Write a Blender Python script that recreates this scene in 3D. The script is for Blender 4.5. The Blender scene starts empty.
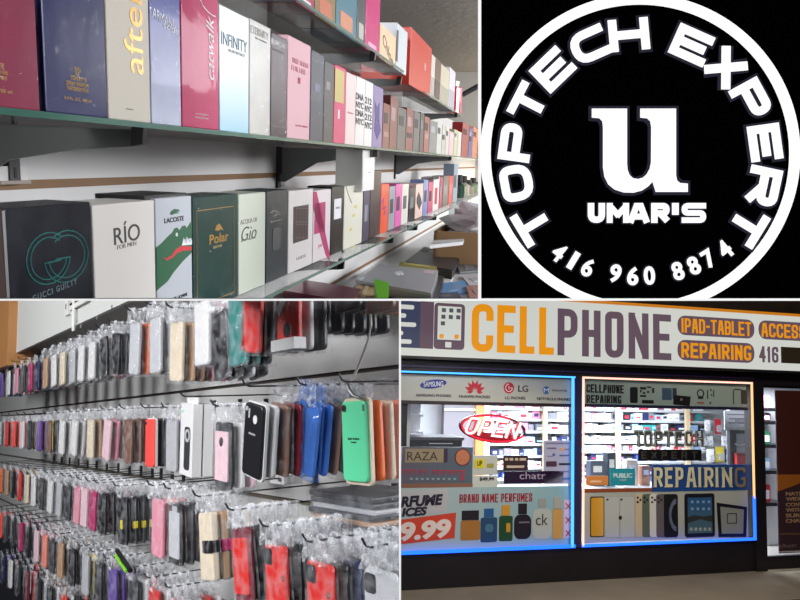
import bpy, bmesh, math, random
from mathutils import Vector, Matrix
random.seed(11)
SC = bpy.context.scene
COL = SC.collection
FPX = 750.0
CREATED = []; PANEL = {}          # every object and the bay it stands in

# ------------------------------------------------------------------ frames
class Frame:
    """A rigid, right-angled place: x runs along its wall, y into the wall, z up its shelves."""
    def __init__(s, R, U, panel):
        R = Vector(R).normalized(); U = Vector(U); U = (U - R*U.dot(R)).normalized()
        N = R.cross(U)
        s.R, s.U, s.N, s.panel = R, U, N, panel
        s.M = Matrix(((R.x, -N.x, U.x), (R.y, -N.y, U.y), (R.z, -N.z, U.z)))
        s.MT = s.M.transposed()
        s.M4 = s.M.to_4x4()
    def ray(s, px, py):
        return s.MT @ Vector(((px-400)/FPX, 1.0, -(py-300)/FPX))
    def at_y(s, px, py, y):
        d = s.ray(px, py); return d*(y/d.y)
    def at_z(s, px, py, z):
        d = s.ray(px, py); return d*(z/d.z)
    def at_x(s, px, py, x):
        d = s.ray(px, py); return d*(x/d.x)
    def proj(s, p):
        w = s.M @ Vector(p); return (400+FPX*w.x/w.y, 300-FPX*w.z/w.y)
    def x_for(s, px, y, z):
        k = (px-400)/FPX; m = s.M
        b = (m[0][1]*y+m[0][2]*z) - k*(m[1][1]*y+m[1][2]*z); a = m[0][0]-k*m[1][0]
        return -b/a
    def z_for(s, py, x, y):
        k = -(py-300)/FPX; m = s.M
        b = (m[2][0]*x+m[2][1]*y) - k*(m[1][0]*x+m[1][1]*y); a = m[2][2]-k*m[1][2]
        return -b/a
def ident_frame(panel): return Frame((1,0,0), (0,0,1), panel)

# ------------------------------------------------------------------ materials
def lin(c):
    o = []
    for v in c:
        v /= 255.0
        o.append(v/12.92 if v <= 0.04045 else ((v+0.055)/1.055)**2.4)
    return (o[0], o[1], o[2], 1.0)
MATS = {}
def mat(name, rgb, rough=0.5, spec=0.5, metal=0.0, emit=0.0, var=0.0, scale=30.0, bump=0.0, coat=0.0, alpha=None):
    key = (name, tuple(rgb), rough, spec, metal, emit, var, bump, coat, alpha)
    if key in MATS: return MATS[key]
    m = bpy.data.materials.new(name); m.use_nodes = True
    nt = m.node_tree; b = nt.nodes['Principled BSDF']
    c = lin(rgb)
    b.inputs['Base Color'].default_value = c
    b.inputs['Roughness'].default_value = rough
    b.inputs['Specular IOR Level'].default_value = spec
    b.inputs['Metallic'].default_value = metal
    b.inputs['Coat Weight'].default_value = coat
    b.inputs['Coat Roughness'].default_value = 0.06
    if emit:
        b.inputs['Emission Color'].default_value = c
        b.inputs['Emission Strength'].default_value = emit
        b.inputs['Base Color'].default_value = (c[0]*.1, c[1]*.1, c[2]*.1, 1)
    if var or bump:
        tc = nt.nodes.new('ShaderNodeTexCoord'); nz = nt.nodes.new('ShaderNodeTexNoise')
        nz.inputs['Scale'].default_value = scale; nz.inputs['Detail'].default_value = 4
        nt.links.new(tc.outputs['Object'], nz.inputs['Vector'])
        if var:
            mx = nt.nodes.new('ShaderNodeMix'); mx.data_type = 'RGBA'
            mx.inputs['A'].default_value = tuple(max(0, v*(1-var)) for v in c[:3])+(1,)
            mx.inputs['B'].default_value = tuple(min(1, v*(1+var)+.01*var) for v in c[:3])+(1,)
            nt.links.new(nz.outputs['Fac'], mx.inputs['Factor'])
            nt.links.new(mx.outputs['Result'], b.inputs['Base Color'])
        if bump:
            bp = nt.nodes.new('ShaderNodeBump'); bp.inputs['Strength'].default_value = bump
            bp.inputs['Distance'].default_value = 0.01
            nt.links.new(nz.outputs['Fac'], bp.inputs['Height']); nt.links.new(bp.outputs['Normal'], b.inputs['Normal'])
            if coat: nt.links.new(bp.outputs['Normal'], b.inputs['Coat Normal'])
    MATS[key] = m
    return m
def clear_mat(name, rgb, opaque=0.25, rough=0.12, var=0.2, scale=40.0, bump=0.6):
    """thin see-through film or glass: part clear, part glossy tinted skin"""
    key = (name, tuple(rgb), opaque)
    if key in MATS: return MATS[key]
    m = bpy.data.materials.new(name); m.use_nodes = True
    nt = m.node_tree; b = nt.nodes['Principled BSDF']; out = nt.nodes['Material Output']
    b.inputs['Base Color'].default_value = lin(rgb); b.inputs['Roughness'].default_value = rough
    b.inputs['Specular IOR Level'].default_value = 0.9
    tr = nt.nodes.new('ShaderNodeBsdfTransparent'); mx = nt.nodes.new('ShaderNodeMixShader')
    tc = nt.nodes.new('ShaderNodeTexCoord'); nz = nt.nodes.new('ShaderNodeTexNoise')
    nz.inputs['Scale'].default_value = scale; nz.inputs['Detail'].default_value = 3
    nt.links.new(tc.outputs['Object'], nz.inputs['Vector'])
    mp = nt.nodes.new('ShaderNodeMapRange')
    mp.inputs['From Min'].default_value = 0.35; mp.inputs['From Max'].default_value = 0.7
    mp.inputs['To Min'].default_value = max(0, opaque-var); mp.inputs['To Max'].default_value = min(1, opaque+var)
    nt.links.new(nz.outputs['Fac'], mp.inputs['Value']); nt.links.new(mp.outputs['Result'], mx.inputs['Fac'])
    if bump:
        bp = nt.nodes.new('ShaderNodeBump'); bp.inputs['Strength'].default_value = bump; bp.inputs['Distance'].default_value = 0.01
        nt.links.new(nz.outputs['Fac'], bp.inputs['Height']); nt.links.new(bp.outputs['Normal'], b.inputs['Normal'])
    nt.links.new(tr.outputs[0], mx.inputs[1]); nt.links.new(b.outputs[0], mx.inputs[2])
    nt.links.new(mx.outputs[0], out.inputs['Surface'])
    MATS[key] = m
    return m
def grad_mat(name, rgb0, rgb1, axis='Z', lo=0.0, hi=0.14, rough=0.42, coat=0.08, emit=0):
    """printed colour ramp along an axis of the carton"""
    key = (name, tuple(rgb0), tuple(rgb1), axis, lo, hi)
    if key in MATS: return MATS[key]
    m = bpy.data.materials.new(name); m.use_nodes = True
    nt = m.node_tree; b = nt.nodes['Principled BSDF']
    tc = nt.nodes.new('ShaderNodeTexCoord'); sp = nt.nodes.new('ShaderNodeSeparateXYZ'); mp = nt.nodes.new('ShaderNodeMapRange')
    mp.inputs['From Min'].default_value = lo; mp.inputs['From Max'].default_value = hi
    mx = nt.nodes.new('ShaderNodeMix'); mx.data_type = 'RGBA'
    mx.inputs['A'].default_value = lin(rgb0); mx.inputs['B'].default_value = lin(rgb1)
    nt.links.new(tc.outputs['Object'], sp.inputs[0]); nt.links.new(sp.outputs[axis], mp.inputs['Value'])
    nt.links.new(mp.outputs['Result'], mx.inputs['Factor']); nt.links.new(mx.outputs['Result'], b.inputs['Base Color'])
    if emit:
        nt.links.new(mx.outputs['Result'], b.inputs['Emission Color']); b.inputs['Emission Strength'].default_value = emit
    b.inputs['Roughness'].default_value = rough; b.inputs['Coat Weight'].default_value = coat; b.inputs['Coat Roughness'].default_value = .06
    MATS[key] = m
    return m

# ------------------------------------------------------------------ mesh building
class MB:
    def __init__(s): s.v = []; s.f = []
    def add(s, vs, fs):
        k = len(s.v); s.v += [tuple(v) for v in vs]; s.f += [tuple(i+k for i in f) for f in fs]; return s
    def box(s, x0, x1, y0, y1, z0, z1):
        return s.add([(x0,y0,z0),(x1,y0,z0),(x1,y1,z0),(x0,y1,z0),(x0,y0,z1),(x1,y0,z1),(x1,y1,z1),(x0,y1,z1)],
                     [(0,3,2,1),(4,5,6,7),(0,1,5,4),(1,2,6,5),(2,3,7,6),(3,0,4,7)])
    def prism(s, poly, y0, y1):
        """polygon in x,z pushed from y0 (front) to y1"""
        n = len(poly)
        a = sum(poly[i][0]*poly[(i+1)%n][1]-poly[(i+1)%n][0]*poly[i][1] for i in range(n))
        if a < 0: poly = poly[::-1]
        vs = [(x,y0,z) for x,z in poly]+[(x,y1,z) for x,z in poly]
        fs = [tuple(range(n)), tuple(range(2*n-1, n-1, -1))]
        fs += [(i, n+i, n+(i+1)%n, (i+1)%n) for i in range(n)]
        return s.add(vs, fs)
    def prism_x(s, poly, x0, x1):
        """polygon in y,z pushed along x"""
        n = len(poly)
        vs = [(x0,y,z) for y,z in poly]+[(x1,y,z) for y,z in poly]
        fs = [tuple(range(n)), tuple(range(2*n-1, n-1, -1))]+[(i, n+i, n+(i+1)%n, (i+1)%n) for i in range(n)]
        return s.add(vs, fs)
    def rrect(s, x0, x1, z0, z1, y0, y1, r, seg=4, bev=0.0):
        def ring(d):
            return rr_poly(x0+d, x1-d, z0+d, z1-d, max(r-d, 1e-5), seg)
        if not bev: return s.prism(ring(0), y0, y1)
        rings = [(bev, y0), (bev*.3, y0+bev*.3), (0, y0+bev), (0, y1-bev), (bev*.3, y1-bev*.3), (bev, y1)]
        vs = []; n = 4*(seg+1)
        for d, y in rings: vs += [(x, y, z) for x, z in ring(d)]
        fs = [tuple(range(n)), tuple(range(len(vs)-1, len(vs)-n-1, -1))]
        for k in range(len(rings)-1):
            fs += [(k*n+i, (k+1)*n+i, (k+1)*n+(i+1)%n, k*n+(i+1)%n) for i in range(n)]
        return s.add(vs, fs)
    def tube(s, pts, r, n=6, caps=True):
        pts = [Vector(p) for p in pts]; base = len(s.v); up = Vector((0,0,1)); vs = []; fs = []
        for i, p in enumerate(pts):
            t = (pts[min(i+1, len(pts)-1)]-pts[max(i-1, 0)]).normalized()
            a = t.cross(up if abs(t.z) < .9 else Vector((0,1,0))).normalized(); b = t.cross(a)
            rr = r[i] if isinstance(r, (list, tuple)) else r
            vs += [p+a*rr*math.cos(2*math.pi*k/n)+b*rr*math.sin(2*math.pi*k/n) for k in range(n)]
        for i in range(len(pts)-1):
            fs += [(i*n+k, i*n+(k+1)%n, (i+1)*n+(k+1)%n, (i+1)*n+k) for k in range(n)]
        if caps: fs += [tuple(range(n-1,-1,-1)), tuple(range((len(pts)-1)*n, len(pts)*n))]
        return s.add(vs, fs)
    def ring(s, cx, cz, ro, ri, y0, y1, n=64, a0=0, a1=2*math.pi, sx=1.0):
        full = abs(a1-a0-2*math.pi) < 1e-6; m = n if full else n+1
        vs = []
        for k in range(m):
            a = a0+(a1-a0)*k/n; c, q = math.cos(a)*sx, math.sin(a)
            vs += [(cx+ro*c,y0,cz+ro*q),(cx+ri*c,y0,cz+ri*q),(cx+ri*c,y1,cz+ri*q),(cx+ro*c,y1,cz+ro*q)]
        fs = []
        for k in range(n):
            a, b = 4*k, 4*((k+1) % m)
            for j in range(4): fs.append((a+j, a+(j+1)%4, b+(j+1)%4, b+j))
        return s.add(vs, fs)
    def disc(s, cx, cz, r, y0, y1, n=24, sx=1.0):
        return s.prism([(cx+r*sx*math.cos(2*math.pi*k/n), cz+r*math.sin(2*math.pi*k/n)) for k in range(n)], y0, y1)
    def stroke(s, pts, w, y0, y1, closed=False, cap=0.0):
        P = [Vector(p) for p in pts]; n = len(P)
        if not closed and cap:
            P[0] = P[0]+(P[0]-P[1]).normalized()*cap; P[-1] = P[-1]+(P[-1]-P[-2]).normalized()*cap
        L, Rr = [], []
        for i in range(n):
            a = P[i-1] if (i or closed) else None; b = P[(i+1) % n] if (i < n-1 or closed) else None
            d1 = (P[i]-a).normalized() if a is not None else None; d2 = (b-P[i]).normalized() if b is not None else None
            if d1 is None: d1 = d2
            if d2 is None: d2 = d1
            n1 = Vector((-d1.y, d1.x)); n2 = Vector((-d2.y, d2.x)); m = n1+n2
            m = m.normalized() if m.length > 1e-6 else n1
            k = min(1/max(m.dot(n1), .3), 2.0)
            L.append(P[i]+m*k*w/2); Rr.append(P[i]-m*k*w/2)
        cnt = n if closed else n-1
        for i in range(cnt):
            j = (i+1) % n
            s.prism([tuple(L[i]), tuple(Rr[i]), tuple(Rr[j]), tuple(L[j])], y0, y1)
        return s
    def mesh(s, name='mesh', smooth=False):
        me = bpy.data.meshes.new(name); me.from_pydata(s.v, [], s.f); me.update()
        if smooth: me.shade_smooth()
        return me
def rr_poly(x0, x1, z0, z1, r, seg=4):
    r = min(r, (x1-x0)/2, (z1-z0)/2); out = []
    for cx, cz, a in ((x1-r, z1-r, 0), (x0+r, z1-r, 90), (x0+r, z0+r, 180), (x1-r, z0+r, 270)):
        for k in range(seg+1):
            t = math.radians(a+90*k/seg); out.append((cx+r*math.cos(t), cz+r*math.sin(t)))
    return out

# ------------------------------------------------------------------ objects
def props(o, label=None, cat=None, group=None, kind=None):
    if label: o['label'] = label
    if cat: o['category'] = cat
    if group: o['group'] = group
    if kind: o['kind'] = kind
    return o
def rz(a): return Matrix.Rotation(a, 4, 'Z')
def ry(a): return Matrix.Rotation(a, 4, 'Y')
def rx(a): return Matrix.Rotation(a, 4, 'X')
def thing(F, name, loc, label, cat, group=None, rot=None):
    o = bpy.data.objects.new(name, None); COL.objects.link(o); o.empty_display_size = .02
    o.matrix_world = F.M4 @ Matrix.Translation(loc) @ (rot or Matrix.Identity(4))
    CREATED.append((o, F.panel)); PANEL[o] = F.panel; return props(o, label, cat, group)
def mk(me, m):
    if isinstance(me, MB): me = me.mesh()
    if m is not None:
        me.materials.clear(); me.materials.append(m)
    return me
def part(parent, name, me, m=None, label=None, kind=None, smooth=False):
    me = mk(me, m)
    if smooth: me.shade_smooth()
    o = bpy.data.objects.new(name, me); COL.objects.link(o); o.parent = parent
    me.name = name
    pan = PANEL[parent]
    CREATED.append((o, pan)); PANEL[o] = pan; return props(o, label, None, None, kind)
def solo(F, name, loc, me, m, label=None, cat=None, group=None, kind=None, rot=None):
    o = bpy.data.objects.new(name, mk(me, m)); COL.objects.link(o)
    o.matrix_world = F.M4 @ Matrix.Translation(loc) @ (rot or Matrix.Identity(4))
    CREATED.append((o, F.panel)); PANEL[o] = F.panel; return props(o, label, cat, group, kind)
def struct(F, name, me, m): return solo(F, name, (0,0,0), me, m, kind='structure')

# ------------------------------------------------------------------ lettering
def text_mesh(s, x0, x1, z0, z1, y0=0.0, y1=0.001, bold=0.0, shear=0.0, space=1.0, rot=0.0):
    """the built-in lettering, fitted to a rectangle in the x,z plane"""
    cu = bpy.data.curves.new('lettering', 'FONT'); cu.body = s; cu.size = 1.0; cu.offset = bold; cu.shear = shear
    cu.space_character = space; cu.resolution_u = 4; cu.extrude = .5
    ob = bpy.data.objects.new('lettering_tmp', cu); COL.objects.link(ob)
    dg = bpy.context.evaluated_depsgraph_get()
    me = bpy.data.meshes.new_from_object(ob.evaluated_get(dg))
    bpy.data.objects.remove(ob); bpy.data.curves.remove(cu)
    xs = [v.co.x for v in me.vertices]; ys = [v.co.y for v in me.vertices]
    ax, bx, ay, by = min(xs), max(xs), min(ys), max(ys)
    cx, cz = (x0+x1)/2, (z0+z1)/2; c, q = math.cos(rot), math.sin(rot)
    for v in me.vertices:
        X = x0+(v.co.x-ax)/(bx-ax)*(x1-x0); Z = z0+(v.co.y-ay)/(by-ay)*(z1-z0)
        dx, dz = X-cx, Z-cz
        v.co = Vector((cx+dx*c-dz*q, y0 if v.co.z > 0 else y1, cz+dx*q+dz*c))
    me.update(); return me

# condensed / extended stroke letters: polylines on a 0..1 box, a third value 1 rounds that corner
G = {
'A': [[(0,0),(.3,1),(.7,1),(1,0)], [(.12,.34),(.88,.34)]],
'a': [[(0,0),(.36,1),(.64,1),(1,0)], [(.2,.24),(.8,.24)]],
'z': [[(1,1),(0,1,1),(0,.5,1),(1,.5,1),(1,0,1),(0,0)]],
"'": [[(.5,.6),(.5,1)]],
'B': [[(0,0),(0,1),(1,1,1),(1,.52,1),(0,.52)], [(1,.52,1),(1,0,1),(0,0),(0,.5)]],
'C': [[(1,.68),(1,1,1),(0,1,1),(0,0,1),(1,0,1),(1,.32)]],
'c': [[(1,1),(.0,1,1),(0,0,1),(1,0)]],
'D': [[(0,0),(0,1),(1,1,1),(1,0,1),(0,0)]],
'E': [[(1,1),(0,1),(0,0),(1,0)], [(0,.5),(.85,.5)]],
'F': [[(1,1),(0,1),(0,0)], [(0,.5),(.85,.5)]],
'G': [[(1,.78),(1,1,1),(0,1,1),(0,0,1),(1,0,1),(1,.42),(.6,.42)]],
'H': [[(0,0),(0,1)], [(1,0),(1,1)], [(0,.5),(1,.5)]],
'I': [[(.5,0),(.5,1)]],
'L': [[(0,1),(0,0),(1,0)]],
'M': [[(0,0),(0,1)], [(1,0),(1,1)], [(0,1),(.5,.35)], [(.5,.35),(1,1)]],
'N': [[(0,0),(0,1)], [(1,0),(1,1)], [(0,1),(1,0)]],
'O': [[(.5,1),(0,1,1),(0,0,1),(1,0,1),(1,1,1),(.5,1)]],
'P': [[(0,0),(0,1),(1,1,1),(1,.45,1),(0,.45)]],
'R': [[(0,0),(0,1),(1,1,1),(1,.47,1),(0,.47)], [(.5,.47),(1,0)]],
'S': [[(1,.72),(1,1,1),(0,1,1),(0,.5,1),(1,.5,1),(1,0,1),(0,0,1),(0,.28)]],
'T': [[(0,1),(1,1)], [(.5,1),(.5,0)]],
'U': [[(0,1),(0,0,1),(1,0,1),(1,1)]],
'X': [[(0,0),(1,1)], [(0,1),(1,0)]],
'-': [[(.1,.5),(.9,.5)]],
'4': [[(.75,0),(.75,1)], [(.75,1),(0,.3)], [(0,.3),(1,.3)]],
'1': [[(.6,0),(.6,1)], [(.6,1),(.15,.8)]],
'6': [[(1,.8),(1,1,1),(0,1,1),(0,0,1),(1,0,1),(1,.55,1),(0,.55)]],
}
def round_poly(pts, r):
    out = []
    for i, p in enumerate(pts):
        if len(p) > 2 and 0 < i < len(pts)-1:
            P, A, B = Vector(p[:2]), Vector(pts[i-1][:2]), Vector(pts[i+1][:2])
            d1, d2 = A-P, B-P; rr = min(r, d1.length*.5, d2.length*.5); d1.normalize(); d2.normalize()
            for k in range(6):
                t = k/5; a = P+d1*rr; b = P+d2*rr
                out.append(tuple(a*(1-t)**2+P*2*t*(1-t)+b*t*t))
        else: out.append(tuple(p[:2]))
    res = [out[0]]
    for q in out[1:]:
        if (Vector(q)-Vector(res[-1])).length > 1e-5: res.append(q)
    return res
def glyph(mb, ch, x, z, w, h, wt, y0, y1, rad=None, slant=0.0):
    rad = rad or min(w, h)*.45
    for pl in G[ch]:
        pts = [(x+wt/2+p[0]*(w-wt), z+wt/2+p[1]*(h-wt))+tuple(p[2:]) for p in pl]
        pts = round_poly(pts, rad)
        diag = len(pts) == 2 and abs(pts[0][0]-pts[1][0]) > wt*.2 and abs(pts[0][1]-pts[1][1]) > wt*.2
        if slant: pts = [(px+(pz-z)*slant, pz) for px, pz in pts]
        mb.stroke(pts, wt, y0, y1, cap=(0 if ch in 'OGC' else wt*.25 if diag else wt/2-1e-5))
    return mb
def word(mb, s, x0, x1, z0, z1, y0, y1, wt=.2, gap=.22, narrow='I1-'):
    """a word of stroke letters filling x0..x1"""
    units = sum({'I': .35, '1': .6, '-': .6, ' ': .5, 'M': 1.25}.get(c, 1) for c in s)+gap*(len(s)-1)
    u = (x1-x0)/units; x = x0
    for c in s:
        wch = u*{'I': .35, '1': .6, '-': .6, ' ': .5, 'M': 1.25}.get(c, 1)
        if c != ' ': glyph(mb, c, x, z0, wch, z1-z0, min(wt*u*1.4, wch) if c == 'I' else wt*u*1.4, y0, y1)
        x += wch+gap*u
    return mb
def light(name, M, size, size_y, power, rgb=(255,255,255), spread=None):
    L = bpy.data.lights.new(name, 'AREA'); L.shape = 'RECTANGLE'; L.size = size; L.size_y = size_y
    L.energy = power; L.color = lin(rgb)[:3]
    if spread: L.spread = spread
    o = bpy.data.objects.new(name, L); COL.objects.link(o); o.matrix_world = M; return o
def aim(pos, tgt):
    d = Vector(tgt)-Vector(pos)
    return Matrix.Translation(pos) @ d.to_track_quat('-Z', 'Y').to_matrix().to_4x4()
# ================================================================== round logo board (upper right)
W0 = ident_frame('logo')
YB = 1.0
def L2(px, py): return ((px-400)/FPX*YB, -(py-300)/FPX*YB)
S_ = YB/FPX
black = mat('board_black', (1,1,1), 1.0, 0.0)
glow_white = mat('self_lit_logo_white', (255,255,255), .6, 0, emit=1.0)  # flat logo print made to glow by itself, with no light behind it
navy_line = mat('self_lit_dark_outline', (38,39,50), .8, 0, emit=0.9)  # outline print glows by itself too
border_white = mat('self_lit_border_white', (250,250,250), .6, .2, emit=0.85)  # self-lit white for the added border lines between bays
sx, sz = L2(640.5, 153.6)
board = thing(W0, 'logo_board', (sx, YB, sz), 'black square sign board with a white ring and a big white letter u', 'sign')
bx0, bx1 = L2(481.2, 0)[0]-sx, L2(840, 0)[0]-sx
bz0, bz1 = L2(0, 298.4)[1]-sz, L2(0, -60)[1]-sz
part(board, 'backboard', MB().box(bx0, bx1, .003, .02, bz0, bz1), black)
part(board, 'border_line', MB().box(bx0-.0022, bx0, .0, .02, bz0-.0024, bz1).box(bx0, bx1, 0, .02, bz0-.0032, bz0), border_white, 'thin white edging')  # border line between bays, added along the board edge
ringm = MB().ring(0, 0, 160*S_, 149.8*S_, 0, .003, 128)
ring_o = part(board, 'ring', ringm, glow_white, 'white ring'); PANEL[ring_o] = 'ring'; CREATED[-1] = (ring_o, 'ring')
def place2(me, cx, cz, ang):
    c, q = math.cos(ang), math.sin(ang)
    me.v = [(cx+x*c-z*q, y, cz+x*q+z*c) for x, y, z in me.v]; return me
def ring_letter(ch, deg, w=36.0, h=32.0, wt=8.3):
    th = math.radians(deg); r = 126
    cx, cz = r*math.sin(th), r*math.cos(th)-6.4
    for nm, grow, y0, y1, mm, lb in (('letter_outline', 2.6, .0015, .003, navy_line, 'dark slate outline of a letter'), ('letter', 0, -.0005, .002, glow_white, None)):
        mb = MB()
        ww, hh, tt = (w+2*grow)*S_, (h+2*grow)*S_, (wt+2*grow)*S_
        if ch == 'X':
            for a, b in (((-1,-1),(1,1)), ((-1,1),(1,-1))):
                mb.stroke([(a[0]*(w*.33)*S_, a[1]*(h/2+grow*.4)*S_), (b[0]*(w*.33)*S_, b[1]*(h/2+grow*.4)*S_)], tt*1.05, y0, y1)
            xx = w*.5*S_
        else:
            glyph(mb, ch, -ww/2, -hh/2, ww, hh, tt, y0, y1, rad=(13 if ch in 'Oc' else 9)*S_)
        part(board, nm, place2(mb, cx*S_, cz*S_, -th), mm, lb)
for ch, deg, w in (('T',-121,36), ('O',-100.5,36), ('P',-82,37), ('T',-62.8,35), ('E',-44,37), ('c',-24,37), ('H',-5.2,40),
                   ('E',24,38), ('X',42.8,44), ('P',61.5,37), ('E',82,36), ('R',102,38), ('T',121.5,36)):
    ring_letter(ch, deg, w)
# big u: outline traced in the photo's pixels around the board centre
def upoly(g=0.0):
    P = [(592-g,108.6-g),(627+g,108.6-g)]
    P += [(627+g,164),(627.6+g,170),(629.5+g,175),(633+g*.7,178.2-g*.4),(638,179-g),(643,177.6-g),(647-g,174-g*.3),(650-g,168.5),(651.3-g,162)]
    P += [(651.5-g,127),(650.5-g,121+g),(647.5-g,118.2+g),(640.5-g,117.4+g),(640.5-g,108.6-g),(676+g,108.6-g),(676+g,175),(677+g,180.5-g),(680+g,183-g),(687.8+g,183.6-g),(687.8+g,191.8+g),(656-g*.6,191.8+g)]
    P += [(652.8,181.5+g*2.2),(648,186.5+g),(642,190.5+g),(634,192.6+g),(624,192.4+g),(615-g*.3,189.5+g),(608.5-g*.6,184.3+g*.7),(604.6-g,176.5),(603.2-g,167),(603.2-g,127),(602.5-g,121+g),(599.5-g*.5,118+g),(592-g,117.4+g)]
    return [((x-640.5)*S_, -(y-153.6)*S_) for x, y in P]
part(board, 'letter_outline', MB().prism(upoly(3.0), .0015, .003), navy_line, 'dark slate outline of the big letter')
part(board, 'letter', MB().prism(upoly(0), -.0005, .002), glow_white, 'big white slab serif letter u')
tx = lambda px: (px-640.5)*S_
tz = lambda py: -(py-153.6)*S_
for ch, a, b_, w_ in (('U',588,605,6.2), ('M',607,629,5.6), ('a',628.5,649,5.8), ('R',651.5,669.5,6), ("'",671,680,6.4), ('z',682,706,5.4)):
    for nm, g, y0, y1, m_ in (('letter_outline', 1.2, .0015, .003, navy_line), ('letter', 0, -.0005, .002, glow_white)):
        part(board, nm, glyph(MB(), ch, tx(a-g), tz(222.8+g), tx(b_+g)-tx(a-g), tz(203-g)-tz(222.8+g), (w_+2*g)*S_, y0, y1, rad=(6 if ch == 'z' else 7)*S_), m_)
for ch, px, py in zip('4169608874', (559,573.5,588,615.5,633,649.5,678,694,709,725), (252.5,260.5,267.5,273.5,276,275.5,271,265.5,258.5,249.5)):
    a = math.atan2(px-640.5, -(py-(153.6+3)))           # feet of the digits point outwards
    rot = -(math.pi-a) if a > 0 else (math.pi+a)
    rot = math.atan2(px-640.5, py-150)*1.0
    w = 11 if ch != '1' else 6
    for nm, g, y0, y1, mm in (('digit_outline', 1.5, .0015, .003, navy_line), ('digit', 0, -.0005, .002, glow_white)):
        part(board, nm, text_mesh(ch, tx(px-w/2-g), tx(px+w/2+g), tz(py+9.3+g), tz(py-9.3-g), y0, y1, bold=.03 if g == 0 else .06, rot=rot), mm)
# added self-lit white line standing for the border between upper and lower bays
zr = -(299.4-300)/FPX
rail = MB()
xr0, xr1 = -.56, (480.6-400)/FPX*.92
rail.box(xr0, xr1, .90, .93, .9*(0.3)/FPX-.0014, .9*(0.3)/FPX+.0012)
solo(W0, 'divider_line', (0,0,0), rail, border_white, 'thin white rail between the perfume shelves and the phone case wall', 'rail')
# ================================================================== night storefront (lower right)
BR = Frame((2480, 750, -154), (.029, .109, 1), 'br')
YF = BR.ray(600, 450); YF = YF.y/(BR.M @ YF).y*8.5      # distance to the facade plane
def fp(px, py, y=None):
    p = BR.at_y(px, py, YF if y is None else y); return p.x, p.z
def seen_rect(px0, py0, px1, py1, y=None):
    """upright rectangle on a plane parallel to the facade through two opposite corners' mid edges"""
    ym = (py0+py1)/2; xm = (px0+px1)/2
    x0 = fp(px0, ym, y)[0]; x1 = fp(px1, ym, y)[0]; z1 = fp(xm, py0, y)[1]; z0 = fp(xm, py1, y)[1]
    return x0, x1, z0, z1
def R_(name, px0, py0, px1, py1, y, d, m, label, cat, group=None):
    x0, x1, z0, z1 = seen_rect(px0, py0, px1, py1, y)
    return thing(BR, name, ((x0+x1)/2, y, z0), label, cat, group), (x1-x0), (z1-z0)
class Pad:
    """a flat printed thing: origin at the bottom centre, pixel helpers relative to it"""
    def __init__(s, name, px0, py0, px1, py1, y, label, cat, group=None):
        s.x0, s.x1, s.z0, s.z1 = seen_rect(px0, py0, px1, py1, y); s.y = y; s.cx = (s.x0+s.x1)/2
        s.t = thing(BR, name, (s.cx, y, s.z0), label, cat, group)
    def X(s, px, py): return fp(px, py, s.y)[0]-s.cx
    def Z(s, px, py): return fp(px, py, s.y)[1]-s.z0
    def pt(s, px, py): a = fp(px, py, s.y); return (a[0]-s.cx, a[1]-s.z0)
    def rect(s, px0, py0, px1, py1):
        x0, x1, z0, z1 = seen_rect(px0, py0, px1, py1, s.y); return x0-s.cx, x1-s.cx, z0-s.z0, z1-s.z0
    def base(s, name, m, d=.01, r=0): 
        mb = MB()
        if r: mb.rrect(s.x0-s.cx, s.x1-s.cx, 0, s.z1-s.z0, 0, d, r)
        else: mb.box(s.x0-s.cx, s.x1-s.cx, 0, d, 0, s.z1-s.z0)
        return part(s.t, name, mb, m)
    def patch(s, name, px0, py0, px1, py1, m, r=0, lift=.004, label=None, parent=None):
        x0, x1, z0, z1 = s.rect(px0, py0, px1, py1)
        mb = MB(); mb.rrect(x0, x1, z0, z1, -lift, 0, r) if r else mb.box(x0, x1, -lift, 0, z0, z1)
        return part(parent or s.t, name, mb, m, label)
    def text(s, name, str_, px0, py0, px1, py1, m, lift=.007, bold=.0, rot=0, shear=0, label=None, parent=None, space=1):
        x0, x1, z0, z1 = s.rect(px0, py0, px1, py1)
        return part(parent or s.t, name, text_mesh(str_, x0, x1, z0, z1, -lift, -.001, bold=bold, rot=rot, shear=shear, space=space), m, label)
    def word(s, name, str_, px0, py0, px1, py1, m, lift=.007, wt=.2, gap=.22, label=None, parent=None):
        x0, x1, z0, z1 = s.rect(px0, py0, px1, py1)
        return part(parent or s.t, name, word(MB(), str_, x0, x1, z0, z1, -lift, -.001, wt, gap), m, label)
    def poly(s, name, pts, m, lift=.004, label=None, parent=None):
        return part(parent or s.t, name, MB().prism([s.pt(*p) for p in pts], -lift, 0), m, label)

dark = mat('facade_dark', (20,16,22), .45, .4, var=.3, scale=3)
darkblue = mat('frame_dark', (40,38,74), .35, .5)
SL = 'store sign'
# --- fascia light box
sg_white = mat('lightbox_white', (200,203,196), .5, .3, emit=1.0)
sg_orange = mat('lightbox_orange', (222,142,18), .5, .2, emit=1.0)
sg_purple = mat('lightbox_purple', (94,76,88), .5, .2, emit=1.0)
sg_navy = mat('lightbox_navy', (58,64,88), .5, .2, emit=1.0)
sg_plum = mat('lightbox_plum', (92,74,86), .5, .2, emit=1.0)
sg_grey = mat('lightbox_grey', (78,82,88), .5, .2, emit=1.0)
fa = Pad('fascia_sign', 380, 307, 860, 362.5, YF-.18, 'long lit white sign board with orange and purple capital letters', 'sign')
fa.z1 = fa.z0+ (fp(700,308.6,YF-.18)[1]-fp(700,367.2,YF-.18)[1]); fa.z0n = fp(700,367.2,YF-.18)[1]
dz = fa.z0n-fa.z0
part(fa.t, 'light_box', MB().box(fa.x0-fa.cx, fa.x1-fa.cx, 0, .17, dz, fa.z1-fa.z0+dz), sg_white)
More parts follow.
